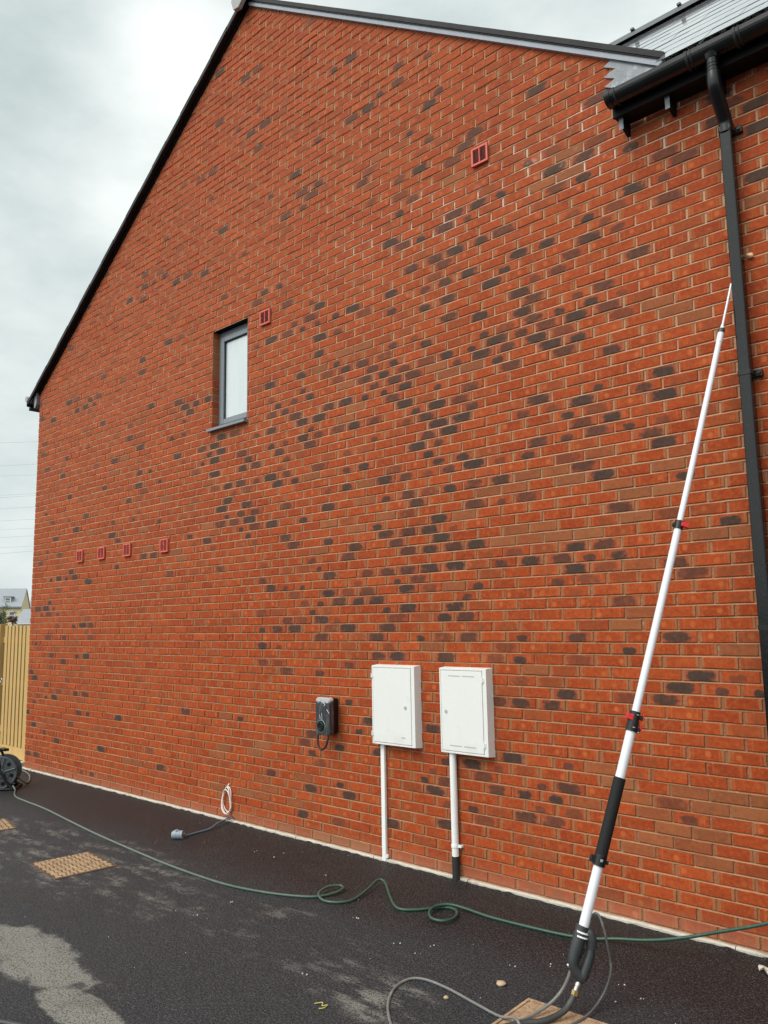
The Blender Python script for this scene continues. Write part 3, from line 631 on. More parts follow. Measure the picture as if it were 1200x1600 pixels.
# ================================================================== gutters and downpipe
def gutter(parent, y0, y1, cx, cz, r, axis):
    def prof():
        o = [(r*math.cos(a), r*math.sin(a)) for a in [math.pi+math.pi*i/14 for i in range(15)]]
        o[0] = (-r, .012); o[-1] = (r, .012)
        inn = [(q[0]*.94, q[1]*.94+.001) for q in o][::-1]
        return o+inn
    m_ = MB(); P = prof()
    if axis == 'x': m_.prism([(cx+a, cz+b_) for a, b_ in P], 'x', y0, y1)
    else: m_.prism([(cx+a, cz+b_) for a, b_ in P], 'y', y0, y1)
    return m_
gt = thing('gutter', 'black half round gutter along the eaves of the slate wing roof', 'gutter', (8.75, -.215, 5.16))
GX, GY, GZ, GR = 8.745, -.222, 5.140, .064
def rel(m_, o):
    for i, v in enumerate(m_.v): m_.v[i] = (v[0]-o[0], v[1]-o[1], v[2]-o[2])
    return m_
go = (8.75, -.215, 5.16)
tr = gutter(None, GX, 13.4, GY, GZ, GR, 'x'); rel(tr, go).build('channel', M['gutter'], gt)
ec = MB(); pts = [(GY+(GR+.004)*math.cos(a), GZ+(GR+.004)*math.sin(a)) for a in [math.pi+math.pi*i/18 for i in range(19)]]
pts[0] = (GY-GR-.004, GZ+.016); pts[-1] = (GY+GR+.004, GZ+.016)
ec.prism(pts, 'x', GX-.006, GX+.03); rel(ec, go).build('end_cap', M['black'], gt)
def hoop(x, wd, ex=.005):
    h = MB(); n = 16; vs = []; fs = []
    for i in range(n+1):
        a = math.pi+math.pi*i/n; c, s_ = math.cos(a), math.sin(a)
        zt = .014 if i in (0, n) else 0
        for rr, xx in ((GR, x), (GR+ex, x+.002), (GR+ex, x+wd-.002), (GR, x+wd)): vs.append((xx, GY+rr*c, GZ+rr*s_+zt))
    for i in range(n):
        for k in range(3): fs.append([i*4+k, i*4+k+1, i*4+5+k, i*4+4+k])
    h.add(vs, fs, False); return h
for x, wd in ((8.80, .014), (9.265, .018), (9.295, .010), (9.545, .018), (9.575, .010), (9.80, .02), (10.7, .02)):
    rel(hoop(x, wd), go).build('bracket', M['rubber'], gt)
# gutter outlet and downpipe with swan neck
dp = thing('downpipe', 'black square downpipe with swan neck running down the brick wall', 'downpipe', (9.405, 0, G))
do = (9.405, 0, G)
PX = 9.405
ol = MB(); ol.tube([(PX, GY, GZ-.045), (PX, GY, GZ-.075)], [.050, .040], 20, True, False); ol.tube([(PX, GY, GZ-.07), (PX, GY, GZ-.185)], .037, 20, True, False)
for z in (.105, .125, .150): ol.tube([(PX, GY, GZ-z), (PX, GY, GZ-z-.006)], .040, 20, True, False)
rel(ol, do).build('outlet', M['rain'], dp)
sn = MB(); sn.tube([(PX, GY, GZ-.16), (PX, GY, GZ-.22), (PX, GY+.02, GZ-.262), (PX, -.115, GZ-.355), (PX, -.075, GZ-.405), (PX, -.069, GZ-.47)], .040, 18)
sn.tube([(PX, -.069, GZ-.43), (PX, -.069, GZ-.475)], .045, 18, True, False)
rel(sn, do).build('swan_neck', M['black'], dp)
def sqtube(z0, z1, hw, cyy, rad=.010):
    m_ = MB(); P = []
    for (sx, sy, a0) in ((1, 1, 0), (-1, 1, 90), (-1, -1, 180), (1, -1, 270)):
        for k in range(4):
            a = math.radians(a0+30*k); P.append((PX+sx*(hw-rad)+rad*math.cos(a), cyy+sy*(hw-rad)+rad*math.sin(a)))
    n = len(P); m_.add([(a, b_, z0) for a, b_ in P]+[(a, b_, z1) for a, b_ in P], [[i, (i+1) % n, n+(i+1) % n, n+i] for i in range(n)]+[list(range(n))[::-1], list(range(n, 2*n))], False)
    return m_
rel(sqtube(2.6, GZ-.46, .0335, -.069), do).build('pipe', M['rain'], dp)
rel(sqtube(G+.02, 2.62, .0345, -.0685), do).build('pipe', M['rain'], dp)
for z in (4.675, 3.165, 1.72, .4):
    b_ = sqtube(z, z+.028, .0385, -.069, .012)
    b_.box(PX-.05, PX+.075, -.034, -.004, z-.006, z+.034, .003); b_.tube([(PX+.058, -.045, z+.014), (PX+.058, -.03, z+.014)], .010, 10, True, False)
    rel(b_, do).build('bracket', M['black'], dp)
# left gutter
lg = thing('gutter', 'short end of black gutter with painted grey shine on its outer face at the left eaves', 'gutter', (-.17, -.06, 4.99))
lo_ = (-.17, -.06, 4.99)
l1 = gutter(None, -.06, 8.9, -.165, 5.005, .072, 'y'); rel(l1, lo_).build('channel', M['lead'], lg)  # grey colour stands in for wet shine on the black channel
l2 = MB(); pts = [(-.165+.076*math.cos(a), 5.005+.076*math.sin(a)) for a in [math.pi+math.pi*i/14 for i in range(15)]]
l2.prism(pts, 'y', -.068, -.052); rel(l2, lo_).build('end_cap', M['black'], lg)
l3 = MB(); l3.tube([(-.262, -.078, 5.012), (-.262, -.03, 5.012)], .042, 18, True, False); rel(l3, lo_).build('rim_shine', M['ridge'], lg)  # added pale disc, a painted shine at the gutter's outer rim

# ================================================================== air vents
def vent(x0, z0, label, grp):
    o = thing('air_vent', label, 'vent', (x0, -.002, z0), 0, grp)
    w_, h_ = .152, .146
    f_ = MB(); e = .016
    for (a, b_, c, d_) in ((0, e, 0, h_), (w_-e, w_, 0, h_), (e, w_-e, 0, e), (e, w_-e, h_-e, h_), (w_/2-.004, w_/2+.004, e, h_-e)): f_.box(a, b_, -.022, -.002, c, d_, .002)
    f_.build('frame', M['vent'], o)
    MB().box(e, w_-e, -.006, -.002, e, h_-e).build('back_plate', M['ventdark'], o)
    s_ = MB(); n = 9
    for k in range(n):
        z = e+(h_-2*e)*(k+.5)/n
        for (a, b_) in ((e, w_/2-.004), (w_/2+.004, w_-e)):
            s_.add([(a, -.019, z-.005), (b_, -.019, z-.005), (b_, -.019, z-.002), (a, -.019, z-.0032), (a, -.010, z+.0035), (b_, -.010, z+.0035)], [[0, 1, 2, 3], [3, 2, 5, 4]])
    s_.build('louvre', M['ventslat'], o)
    return o
VG = 'terracotta air vents set in the brick wall'
vent(1.286, 2.606, 'terracotta air vent leftmost of the low row of four', VG)
vent(1.822, 2.606, 'terracotta air vent second from the left in the low row of four', VG)
vent(2.415, 2.602, 'terracotta air vent third from the left in the low row of four', VG)
vent(3.192, 2.592, 'terracotta air vent rightmost of the low row of four', VG)
vent(4.903, 4.698, 'terracotta air vent just beside the top of the upstairs window', VG)
vent(7.500, 5.274, 'terracotta air vent highest on the wall with white lime streaks below', VG)

# ================================================================== meter boxes and their conduits
def meter(x0, x1, z0, z1, label, slots, lock_right):
    o = thing('meter_box', label, 'meter box', (x0, 0, z0), 0, 'white meter boxes on the wall')
    w_, h_ = x1-x0, z1-z0; dp_ = .062
    b_ = MB()
    # body: back tray slightly wider than the front, sloped sides
    s_ = .006
    b_.add([(-s_, .004, -s_), (w_+s_, .004, -s_), (w_+s_, .004, h_+s_), (-s_, .004, h_+s_), (0, -dp_, 0), (w_, -dp_, 0), (w_, -dp_, h_), (0, -dp_, h_)],
           [[0, 1, 5, 4], [1, 2, 6, 5], [2, 3, 7, 6], [3, 0, 4, 7], [4, 5, 6, 7]])
    # raised rim round the door
    for (a, c, d_, e) in ((0, .012, 0, h_), (w_-.034, w_, 0, h_), (.012, w_-.034, 0, .014), (.012, w_-.034, h_-.014, h_)): b_.box(a, c, -dp_-.009, -dp_+.002, d_, e, .0025)
    body = b_.build('body', M['white'], o)
    g_ = MB().box(.0121, w_-.0341, -dp_-.003, -dp_-.0015, .0141, h_-.0141); g_.build('door_gap', M['gap'], o)
    dx0, dx1, dz0, dz1 = .0155, w_-.0375, .0175, h_-.0175
    d_ = MB().box(dx0, dx1, -dp_-.011, -dp_-.004, dz0, dz1, .0025); door = d_.build('door', M['white'], o)
    if slots:
        for z in (dz0+.035, dz1-.04):
            for a in (.19, .53): MB().box(dx0+(dx1-dx0)*a, dx0+(dx1-dx0)*(a+.29), -dp_-.0122, -dp_-.0105, z, z+.006).build('vent_slot', M['gap'], door)
    lx = dx1-.055 if lock_right else dx0+.042; lz = (dz0+dz1)/2-.01
    k = MB(); k.disc((lx, -dp_-.0115, lz), (0, 1, 0), .013, .004, 16); k.box(lx-.004, lx+.004, -dp_-.0145, -dp_-.0136, lz-.009, lz+.009)
    k.build('lock', M['gap'], door)
    st = MB(); 
    if lock_right: st.box(dx1-.10, dx1-.062, -dp_-.0116, -dp_-.0108, dz0+.045, dz0+.053); st.build('sticker', M['gap'], door)
    for z in (.10*h_, .84*h_):
        hg = MB(); hx = -.004 if lock_right else w_-.036
        hg.tube([(hx+.006, -dp_-.012, z), (hx+.006, -dp_-.012, z+.035)], .007, 10, True, False); hg.box(hx, hx+.02, -dp_-.012, -dp_-.006, z+.004, z+.03, .002)
        hg.build('hinge', M['white'], o)
    return o
meter(6.402, 6.846, .860, 1.462, 'white meter box with plain door and lock on its right edge', False, True)
meter(7.090, 7.511, .858, 1.460, 'white meter box with slotted vents across top and bottom of its door', True, False)
cp = thing('conduit_pipe', 'slim white conduit running from the plain meter box straight to the kerb', 'pipe', (6.465, 0, G), 0)
m_ = MB(); m_.box(-.0195, .0195, -.030, -.0035, .004, .858-G, .006); m_.build('pipe', M['whitepipe'], cp)
MB().box(.019, .034, -.026, -.004, .03, .055, .003).build('foot_clip', M['whitepipe'], cp)
cp = thing('conduit_pipe', 'round white conduit with black lower sleeve below the slotted meter box', 'pipe', (7.165, 0, G), 0)
m_ = MB(); m_.tube([(0, -.030, .16), (0, -.030, .858-G)], .0255, 20, True, False); m_.build('pipe', M['whitepipe'], cp)
m_ = MB(); m_.tube([(0, -.030, -.02), (0, -.030, .165)], .0272, 20, True, False); m_.build('sleeve', M['rubber'], cp)
m_ = MB(); m_.tube([(0, -.030, .225), (0, -.030, .245)], .0295, 20, True, False); m_.box(.02, .055, -.035, -.004, .227, .243, .003); m_.build('clip', M['whitepipe'], cp)

# ================================================================== vehicle charger
ev = thing('wall_charger', 'grey vehicle charger under clear film with round socket and looped black cable', 'charger', (5.80, 0, .885))
m_ = MB(); m_.box(.012, .15, -.082, -.002, .012, .295, .012); m_.build('back_box', M['black'], ev)
m_ = MB(); bm_ = MB()
P = []
for (cx, cz, a0) in ((.175-.03, .305-.03, 0), (.03, .305-.03, 90), (.03, .03, 180), (.175-.03, .03, 270)):
    for k in range(5): a = math.radians(a0+22.5*k); P.append((cx+.03*math.cos(a), cz+.03*math.sin(a)))
m_.prism(P, 'y', -.118, -.0825); 
m_.prism([((a-.0875)*.95+.0875, (b_-.1525)*.97+.1525) for a, b_ in P], 'y', -.124, -.1185)
m_.build('front_cover', M['film'], ev)
m_ = MB(); m_.ring((.068, -.125, .072), (0, 1, 0), .049, .004, 32, 8, .98); m_.build('socket_ring', simple('green_grey_ring', (.13, .26, .20), .4, .1), ev)
m_ = MB(); m_.disc((.068, -.126, .072), (0, 1, 0), .045, .012, 32); m_.ring((.068, -.132, .072), (0, 1, 0), .030, .005); m_.build('socket', M['black'], ev)
m_ = MB(); m_.tube([(-.012, -.05, .085), (.02, -.05, .085)], .026, 18, True, False); m_.tube([(-.018, -.05, .085), (-.01, -.05, .085)], [.018, .026], 18, True, False); m_.build('side_knob', M['black'], ev)
m_ = MB(); m_.tube([(.020, -.105, .02), (.014, -.115, -.03), (.030, -.12, -.092), (.068, -.12, -.115), (.112, -.12, -.09), (.132, -.112, -.03), (.128, -.10, .02)], .0095, 12); m_.build('cable', M['rubber'], ev)
for a, b_, c, d_ in ((.035, .28, .11, .262), (.10, .262, .118, .245), (.118, .245, .10, .236), (.135, .21, .165, .18), (.05, .165, .056, .13), (.075, .18, .079, .125)):
    MB().tube([(a, -.1245, b_), ((a+c)/2, -.1252, (b_+d_)/2+.003), (c, -.1245, d_)], .0016, 6).build('film_glint', M['farwhite'], ev)  # thin white strips stand in for reflections on the film

# ================================================================== small things on the wall
m_ = MB(); cc = [(0, -.004, .0), (-.006, -.012, -.03)]
m_.tube([(4.452, .02, .318), (4.452, -.008, .305), (4.446, -.016, .27)], .0055, 8)
for (rx, rz, oz, oy, ph_) in ((.064, .115, .172, -.014, 0), (.058, .125, .160, -.024, .8), (.070, .108, .155, -.032, 2.1)):
    pts = [(4.448+rx*math.sin(a)*(1+.06*math.sin(3*a+ph_)), oy+.006*math.cos(2*a+ph_), oz+rz*math.cos(a)) for a in [2*math.pi*i/22 for i in range(23)]]
    m_.tube(pts, .005, 8, True, True, False)
tag(m_.build('cable_coil', M['coil']), 'coil of white cable hanging from the brick wall above the kerb', 'cable')
pl_ = thing('cable_connector', 'grey blue cylindrical connector on a thin cable lying on the tarmac', 'connector', (4.63, -.66, G))
m_ = MB(); ax = Vector((.78, .62, 0)); c0 = Vector((-.035, -.03, .034))
m_.tube([c0-ax*.0, c0+ax*.075], .034, 20, True, False); m_.tube([c0+ax*.075, c0+ax*.082], [.034, .037], 20, True, False); m_.tube([c0-ax*.012, c0], [.026, .034], 20, True, False)
m_.tube([c0+ax*.02, c0+ax*.028], .0365, 20, True, False); m_.tube([c0+ax*.05, c0+ax*.058], .0365, 20, True, False)
m_.box(c0.x+.012, c0.x+.04, c0.y+.0, c0.y+.03, .062, .076, .004); m_.build('housing', M['plug'], pl_)
m_ = MB(); m_.tube([(.02, .02, .03), (.0, .08, .012), (-.02, .20, .009), (-.03, .34, .012), (-.08, .46, .03), (-.12, .56, .03), (-.15, .64, .035)], .0085, 10)
m_.tube([(-.13, .57, .03), (-.09, .61, .04), (-.12, .66, .05)], .006, 8); m_.build('cable', M['bluecable'], pl_)
m_ = MB(); bm = bmesh.new(); bmesh.ops.create_icosphere(bm, subdivisions=3, radius=.02)
for v in bm.verts: v.co += v.co.normalized()*.009*mnoise.noise(v.co*70); v.co.z *= .8
bm.verts.index_update(); m_.add([v.co for v in bm.verts], [[q.index for q in f.verts] for f in bm.faces], True); bm.free()
tag(m_.build('foam_lump', M['foam'], None, (9.463, -.006, 3.895)), 'small peach coloured lump stuck on the bricks right of the downpipe', 'lump')

# ================================================================== hoses on the ground
HOSE = [(1.335, -.70, .03), (1.40, -.70, -.01), (1.56, -.775, -.016), (1.78, -.845, -.016), (2.067, -.87, -.016), (2.59, -.90, -.016), (3.299, -.985, -.016), (3.94, -1.059, -.016), (4.581, -1.114, -.016), (5.143, -1.155, -.016), (5.587, -1.169, -.016), (5.978, -1.160, -.016), (6.263, -1.108, -.016), (6.504, -1.026, -.016), (6.666, -.930, -.015), (6.725, -.810, -.010), (6.715, -.715, -.006), (6.667, -.695, .0), (6.630, -.780, .004), (6.665, -.895, -.004), (6.77, -.945, -.014), (6.868, -.90, -.016), (6.905, -.80, -.014), (6.866, -.624, .0), (6.815, -.475, .012), (6.865, -.455, .006), (7.043, -.60, -.010), (7.180, -.705, -.016), (7.270, -.735, -.016), (7.357, -.665, -.016), (7.425, -.565, -.016), (7.482, -.522, -.014), (7.561, -.545, -.010), (7.618, -.618, -.008), (7.634, -.703, -.006), (7.603, -.757, -.004), (7.534, -.759, -.002), (7.463, -.691, .000), (7.434, -.598, .002), (7.480, -.520, .004), (7.581, -.49, -.004), (7.754, -.488, -.014), (7.934, -.478, -.016), (8.146, -.46, -.016), (8.304, -.435, -.016), (8.439, -.389, -.012), (8.548, -.345, .001), (8.725, -.315, .027), (8.91, -.285, .075), (9.09, -.265, .140), (9.29, -.255, .215), (9.48, -.25, .30), (9.80, -.25, .46), (10.2, -.26, .66)]
hs = MB().tube(HOSE, .0092, 10); tag(hs.build('garden_hose', M['hose']), 'long green garden hose snaking across the tarmac from the reel', 'hose')
fat = MB().tube([(8.794, -1.243, .07), (8.786, -1.262, .045), (8.776, -1.297, .018), (8.754, -1.352, .0), (8.719, -1.421, -.009), (8.659, -1.487, -.011), (8.609, -1.591, -.011), (8.556, -1.711, -.011), (8.47, -1.95, -.011)], [.0135, .0145, .0145, .0145, .0145, .0145, .0145, .0145, .0145], 12)
tag(fat.build('pressure_hose', M['darkhose']), 'thick dark hose running from the spray gun fitting along the ground', 'hose')
gh = MB().tube([(8.779, -1.232, .185), (8.762, -1.243, .13), (8.735, -1.255, .075), (8.700, -1.275, .028), (8.672, -1.325, .0), (8.650, -1.414, -.012), (8.620, -1.503, -.016), (8.577, -1.644, -.016), (8.52, -1.85, -.016)], .0075, 10)
tag(gh.build('thin_hose', M['greyhose']), 'thin dusty hose dropping from the left of the spray gun', 'hose')
gl = MB().tube([(8.78, -1.74, -.018), (8.70, -1.56, -.004), (8.63, -1.495, .004), (8.541, -1.488, -.016), (8.389, -1.458, -.018), (8.18, -1.416, -.018), (8.031, -1.411, -.018), (7.963, -1.458, -.018), (7.971, -1.575, -.018), (8.046, -1.71, -.018), (8.155, -1.825, -.018), (8.275, -1.914, -.018), (8.411, -1.975, -.018)], .0070, 10)
tag(gl.build('looped_hose', M['greyhose']), 'thin pale hose lying in a wide open loop on the tarmac at the front', 'hose')
rb = MB().tube([(8.832, -1.160, .350), (8.842, -1.147, .385), (8.861, -1.137, .412), (8.885, -1.137, .402), (8.907, -1.140, .345), (8.910, -1.118, .265), (8.903, -1.086, .165), (8.882, -1.090, .085), (8.858, -1.125, .024), (8.848, -1.217, -.008), (8.828, -1.329, -.018), (8.788, -1.454, -.018), (8.70, -1.70, -.018)], .0058, 10)
tag(rb.build('return_hose', M['midhose']), 'slim grey hose arching out to the right of the spray gun', 'hose')
bh = MB().tube([(6.40, -3.27, -.009), (6.64, -3.142, -.009), (6.79, -3.067, -.009), (6.89, -3.022, -.009), (6.985, -2.984, -.009), (7.10, -2.960, -.009), (7.4, -2.98, -.009)], .016, 12)
tag(bh.build('black_hose', M['blade']), 'black hose just showing at the bottom left corner', 'hose')

# ================================================================== telescopic lance leaning on the downpipe
P0 = Vector((8.779, -1.244, .14)); P1 = Vector((9.366, -.0775, 3.732))
def ax(t): return P0+(P1-P0)*t+Vector((.020*4*t*(1-t), 0, 0))
ln = thing('spray_lance', 'long white telescopic spray lance with black grip leaning on the downpipe', 'lance', (8.81, -1.21, G))
lo_ = (8.81, -1.21, G)
def seg(t0, t1, r0, r1=None, n=8, sg=18):
    return MB().tube([ax(t0+(t1-t0)*i/n) for i in range(n+1)], [r0+((r1 or r0)-r0)*i/n for i in range(n+1)], sg, True, False)
for (t0, t1, r) in ((.050, .318, .0235), (.318, .598, .0195), (.598, .905, .0160), (.905, .999, .0062)): rel(seg(t0, t1, r), lo_).build('tube', M['pole'], ln)
rel(seg(.1463, .2440, .0292), lo_).build('grip', M['rubberpole'], ln)
def lever(m_, t, off, sz, r):    # a block sticking out of the tube on the camera's right
    A = (P1-P0).normalized(); B = Vector((.735, .678, 0)); B = (B-A*B.dot(A)).normalized(); N = A.cross(B)
    mt = Matrix((B, N, A)).transposed().to_4x4(); mt.translation = ax(t)
    m_.box(off[0], off[0]+sz[0], off[1]-sz[1]/2, off[1]+sz[1]/2, -sz[2]/2, sz[2]/2, .003, mt); return m_
# clamp below the grip
c1 = MB(); 
m_ = seg(.1330, .1460, .0305); lever(m_, .1395, (-.047, 0), (.03, .03, .034), 0); lever(m_, .1395, (.02, 0), (.022, .02, .018), 0); cl1 = rel(m_, lo_).build('clamp', M['black'], ln)
for a in ((.1395, (.036, 0), (.014, .012, .012), 0), (.1400, (-.006, .030), (.012, .006, .012), 0), (.1400, (-.006, -.030), (.014, .008, .014), 0)): rel(lever(MB(), *a), lo_).build('bolt', M['steel'], cl1)
# two lever clamps with red catches
m_ = seg(.3050, .3200, .0290); 
for q in ((.3200, .3312, .0255),): m_.v += [] ; s2 = seg(*q); m_.add(s2.v, s2.f, True)
lever(m_, .3090, (.016, 0), (.026, .02, .022), 0); lever(m_, .3250, (.016, 0), (.026, .02, .022), 0); cl2 = rel(m_, lo_).build('clamp', M['black'], ln)
for a in ((.3225, (-.044, -.012), (.034, .03, .030), 0), (.3130, (.034, 0), (.014, .016, .03), 0), (.3285, (.036, 0), (.010, .016, .02), 0)): rel(lever(MB(), *a), lo_).build('catch', M['red'], cl2)
for a in ((.3100, (-.006, -.030), (.014, .006, .006), 0), (.3060, (.03, -.004), (.010, .012, .008), 0), (.3270, (.002, -.026), (.012, .006, .006), 0)): rel(lever(MB(), *a), lo_).build('bolt', M['steel'], cl2)
m_ = seg(.5915, .6040, .0235); lever(m_, .5965, (-.034, 0), (.02, .02, .02), 0); cl3 = rel(m_, lo_).build('clamp', M['black'], ln)
m_ = MB(); lever(m_, .5990, (.004, -.018), (.040, .022, .026), 0); rel(m_, lo_).build('catch', M['red'], cl3)
m_ = seg(.9110, .9180, .0185); rel(m_, lo_).build('ferrule', M['gunplastic'], ln)
m_ = seg(.8950, .9110, .0175); s2 = seg(.9180, .9260, .0130, .0075); m_.add(s2.v, s2.f, True); rel(m_, lo_).build('collar', M['pole'], ln)
# trigger gun at the foot
m_ = MB(); m_.tube([(8.815, -1.173, .357), (8.807, -1.187, .319), (8.795, -1.207, .265), (8.785, -1.226, .207), (8.791, -1.225, .174), (8.807, -1.216, .147), (8.823, -1.206, .128)], [.031, .031, .030, .027, .025, .024, .019], 16)
m_.tube([(8.822, -1.176, .310), (8.838, -1.158, .328), (8.846, -1.157, .297), (8.848, -1.161, .259)], [.019, .025, .026, .024], 14)
m_.tube([(8.846, -1.165, .262), (8.843, -1.170, .232), (8.833, -1.186, .189), (8.822, -1.203, .147), (8.818, -1.209, .130)], [.018, .022, .024, .024, .020], 14)
m_.tube([(8.800, -1.222, .150), (8.815, -1.211, .136), (8.826, -1.203, .126)], [.026, .024, .018], 14)
gun = rel(m_, lo_).build('trigger_gun', M['gunplastic'], ln)
m_ = MB(); m_.tube([(8.829, -1.184, .262), (8.816, -1.197, .238), (8.803, -1.210, .208)], .006, 8); rel(m_, lo_).build('trigger', M['black'], gun)
for t in (.0520, .0470): rel(MB().tube([ax(t), ax(t)+(P1-P0).normalized()*.007], .0325, 18, True, False), lo_).build('neck_band', M['farwhite'], gun)
rel(MB().tube([(8.78, -1.232, .196), (8.765, -1.249, .188)], .010, 12, True, False), lo_).build('metal_fitting', M['steel'], gun)
rel(MB().tube([(8.831, -1.161, .335), (8.836, -1.153, .360), (8.842, -1.146, .382)], [.008, .007, .006], 12), lo_).build('metal_fitting', M['steel'], gun)
m_ = MB(); m_.tube([(8.812, -1.213, .137), (8.806, -1.223, .115)], .0125, 14, True, False); m_.tube([(8.806, -1.223, .114), (8.802, -1.229, .104)], .0150, 14, True, False); m_.tube([(8.802, -1.229, .103), (8.797, -1.237, .086)], .0130, 14, True, False)
rel(m_, lo_).build('hose_coupling', M['steel'], gun)
m_ = MB(); m_.tube([(8.797, -1.237, .086), (8.793, -1.244, .066)], .0165, 6, False, False); rel(m_, lo_).build('hose_nut', M['brass'], gun)

# ================================================================== hose reel by the corner
rl = thing('hose_reel', 'grey plastic hose reel standing by the house corner', 'reel', (1.12, -.73, G))
n_ = Vector((.80, -.60, 0)); up = Vector((0, 0, 1)); sd_ = up.cross(n_)
cen = Vector((0, 0, .195))
for s_ in (1, -1):
    m_ = MB(); c_ = cen+n_*(.105*s_)
    m_.disc(c_, n_, .172, .014, 40); m_.ring(c_, n_, .172, .010, 40, 8); m_.ring(c_+n_*.008*s_, n_, .095, .007, 32, 6); m_.disc(c_+n_*.016*s_, n_, .052, .022, 24)
    for k in range(6):
        a = math.radians(60*k+15); e = up*math.cos(a)+sd_*math.sin(a); m_.tube([c_+e*.05+n_*.010*s_, c_+e*.165+n_*.010*s_], .011, 8, True, False)
    fl = m_.build('flange', M['reel'], rl)
    for k in range(6):
        a = math.radians(60*k+45); e = up*math.cos(a)+sd_*math.sin(a); MB().disc(c_+e*.128+n_*.008*s_, n_, .022, .004, 14).build('cut_out', M['soffit'], fl)
m_ = MB(); m_.disc(cen, n_, .075, .21, 24); m_.build('drum', M['black'], rl)
m_ = MB(); pts = [cen+(up*math.cos(a)+sd_*math.sin(a))*(.105+.012*(i//60))+n_*(-.085+.17*((i % 60)/60 if (i//60) % 2 == 0 else 1-(i % 60)/60)) for i, a in enumerate([2*math.pi*j/10 for j in range(180)])]
m_.tube(pts, .010, 8, True, False); m_.build('wound_hose', M['hose'], rl)
m_ = MB()
for s_ in (1, -1):
    o_ = n_*(.135*s_)
    m_.tube([o_+sd_*.16+up*.018, o_+sd_*.10+up*.06, cen+o_+sd_*.02, cen+o_-sd_*.02, o_-sd_*.10+up*.06, o_-sd_*.16+up*.018], .016, 10)
    m_.tube([o_+sd_*.185+up*.014, o_-sd_*.185+up*.014], .015, 10, True, False)
m_.tube([n_*.135+sd_*.17+up*.016, -n_*.135+sd_*.17+up*.016], .013, 10, True, False); m_.tube([n_*.135-sd_*.17+up*.016, -n_*.135-sd_*.17+up*.016], .013, 10, True, False)
m_.build('base_frame', M['black'], rl)
m_ = MB(); m_.tube([cen+n_*.13+sd_*.01, cen+n_*.10+up*.19-sd_*.04, cen+up*.235-sd_*.06, cen-n_*.10+up*.19-sd_*.04, cen-n_*.13+sd_*.01], .014, 10); m_.box(-.07, .07, -.03, .03, .425, .455, .006); m_.build('handle', M['black'], rl)
fd = MB().tube([(1.18, -.60, .10), (1.10, -.45, -.004), (.90, -.32, -.015), (.55, -.17, -.014), (.22, -.10, -.010), (-.05, -.075, .0), (-.30, -.05, .045)], .0092, 10)
tag(fd.build('feed_hose', M['hose']), 'short green hose leading from the reel to the house corner', 'hose')

# ================================================================== manhole covers
def manhole(cx, cy, sx, sy, rz, label, kind=0):
    o = thing('manhole_cover', label, 'manhole cover', (cx, cy, G), rz, 'manhole covers in the tarmac')
    f_ = MB(); e = .016; h = .006
    for (a, b_, c, d_) in ((-sx/2, -sx/2+e, -sy/2, sy/2), (sx/2-e, sx/2, -sy/2, sy/2), (-sx/2+e, sx/2-e, -sy/2, -sy/2+e), (-sx/2+e, sx/2-e, sy/2-e, sy/2)): f_.box(a, b_, c, d_, -.01, h, .002)
    f_.build('frame', M['block'] if kind else M['platedark'], o)
    if kind:
        p_ = MB(); n = 14; vs = []
        for j in range(n+1):
            for i in range(n+1): vs.append((-sx/2+e+.004+(sx-2*e-.008)*i/n, -sy/2+e+.004+(sy-2*e-.008)*j/n, .003+.004*mnoise.noise((i*.6, j*.6, 2.0))))
        p_.add(vs, [[j*(n+1)+i, j*(n+1)+i+1, (j+1)*(n+1)+i+1, (j+1)*(n+1)+i] for j in range(n) for i in range(n)], True); p_.build('plate', M['block'], o)
    else:
        MB().box(-sx/2+e+.003, sx/2-e-.003, -sy/2+e+.003, sy/2-e-.003, -.01, .003).build('plate', M['platedark'], o)
        t_ = MB(); r_ = random.Random(4); n = 12; gx = (sx-2*e-.012)/n; my = int((sy-2*e-.012)/(gx*1.0)); gy = (sy-2*e-.012)/my
        for i in range(n):
            for j in range(my):
                x0 = -sx/2+e+.006+gx*i; y0 = -sy/2+e+.006+gy*j; q = .007+r_.uniform(-.002, .003)
                if (i+j) % 2: t_.box(x0+q, x0+gx-q, y0+.001, y0+gy-.001, .0025, .0075)
                else: t_.box(x0+.001, x0+gx-.001, y0+q+.004, y0+gy-q-.004, .0025, .0075)
        t_.build('tread', M['plate'], o)
    return o
manhole(4.655, -1.625, .56, .48, math.radians(-5), 'sandy rusty square manhole cover with ribbed tread between the hose and dusty patch')
manhole(2.86, -1.565, .50, .42, math.radians(-12), 'sandy ribbed manhole cover cut off at the left edge by the hose reel')
manhole(8.855, -1.515, .62, .58, math.radians(2), 'muddy brown inset manhole cover under the spray gun hoses', 1)

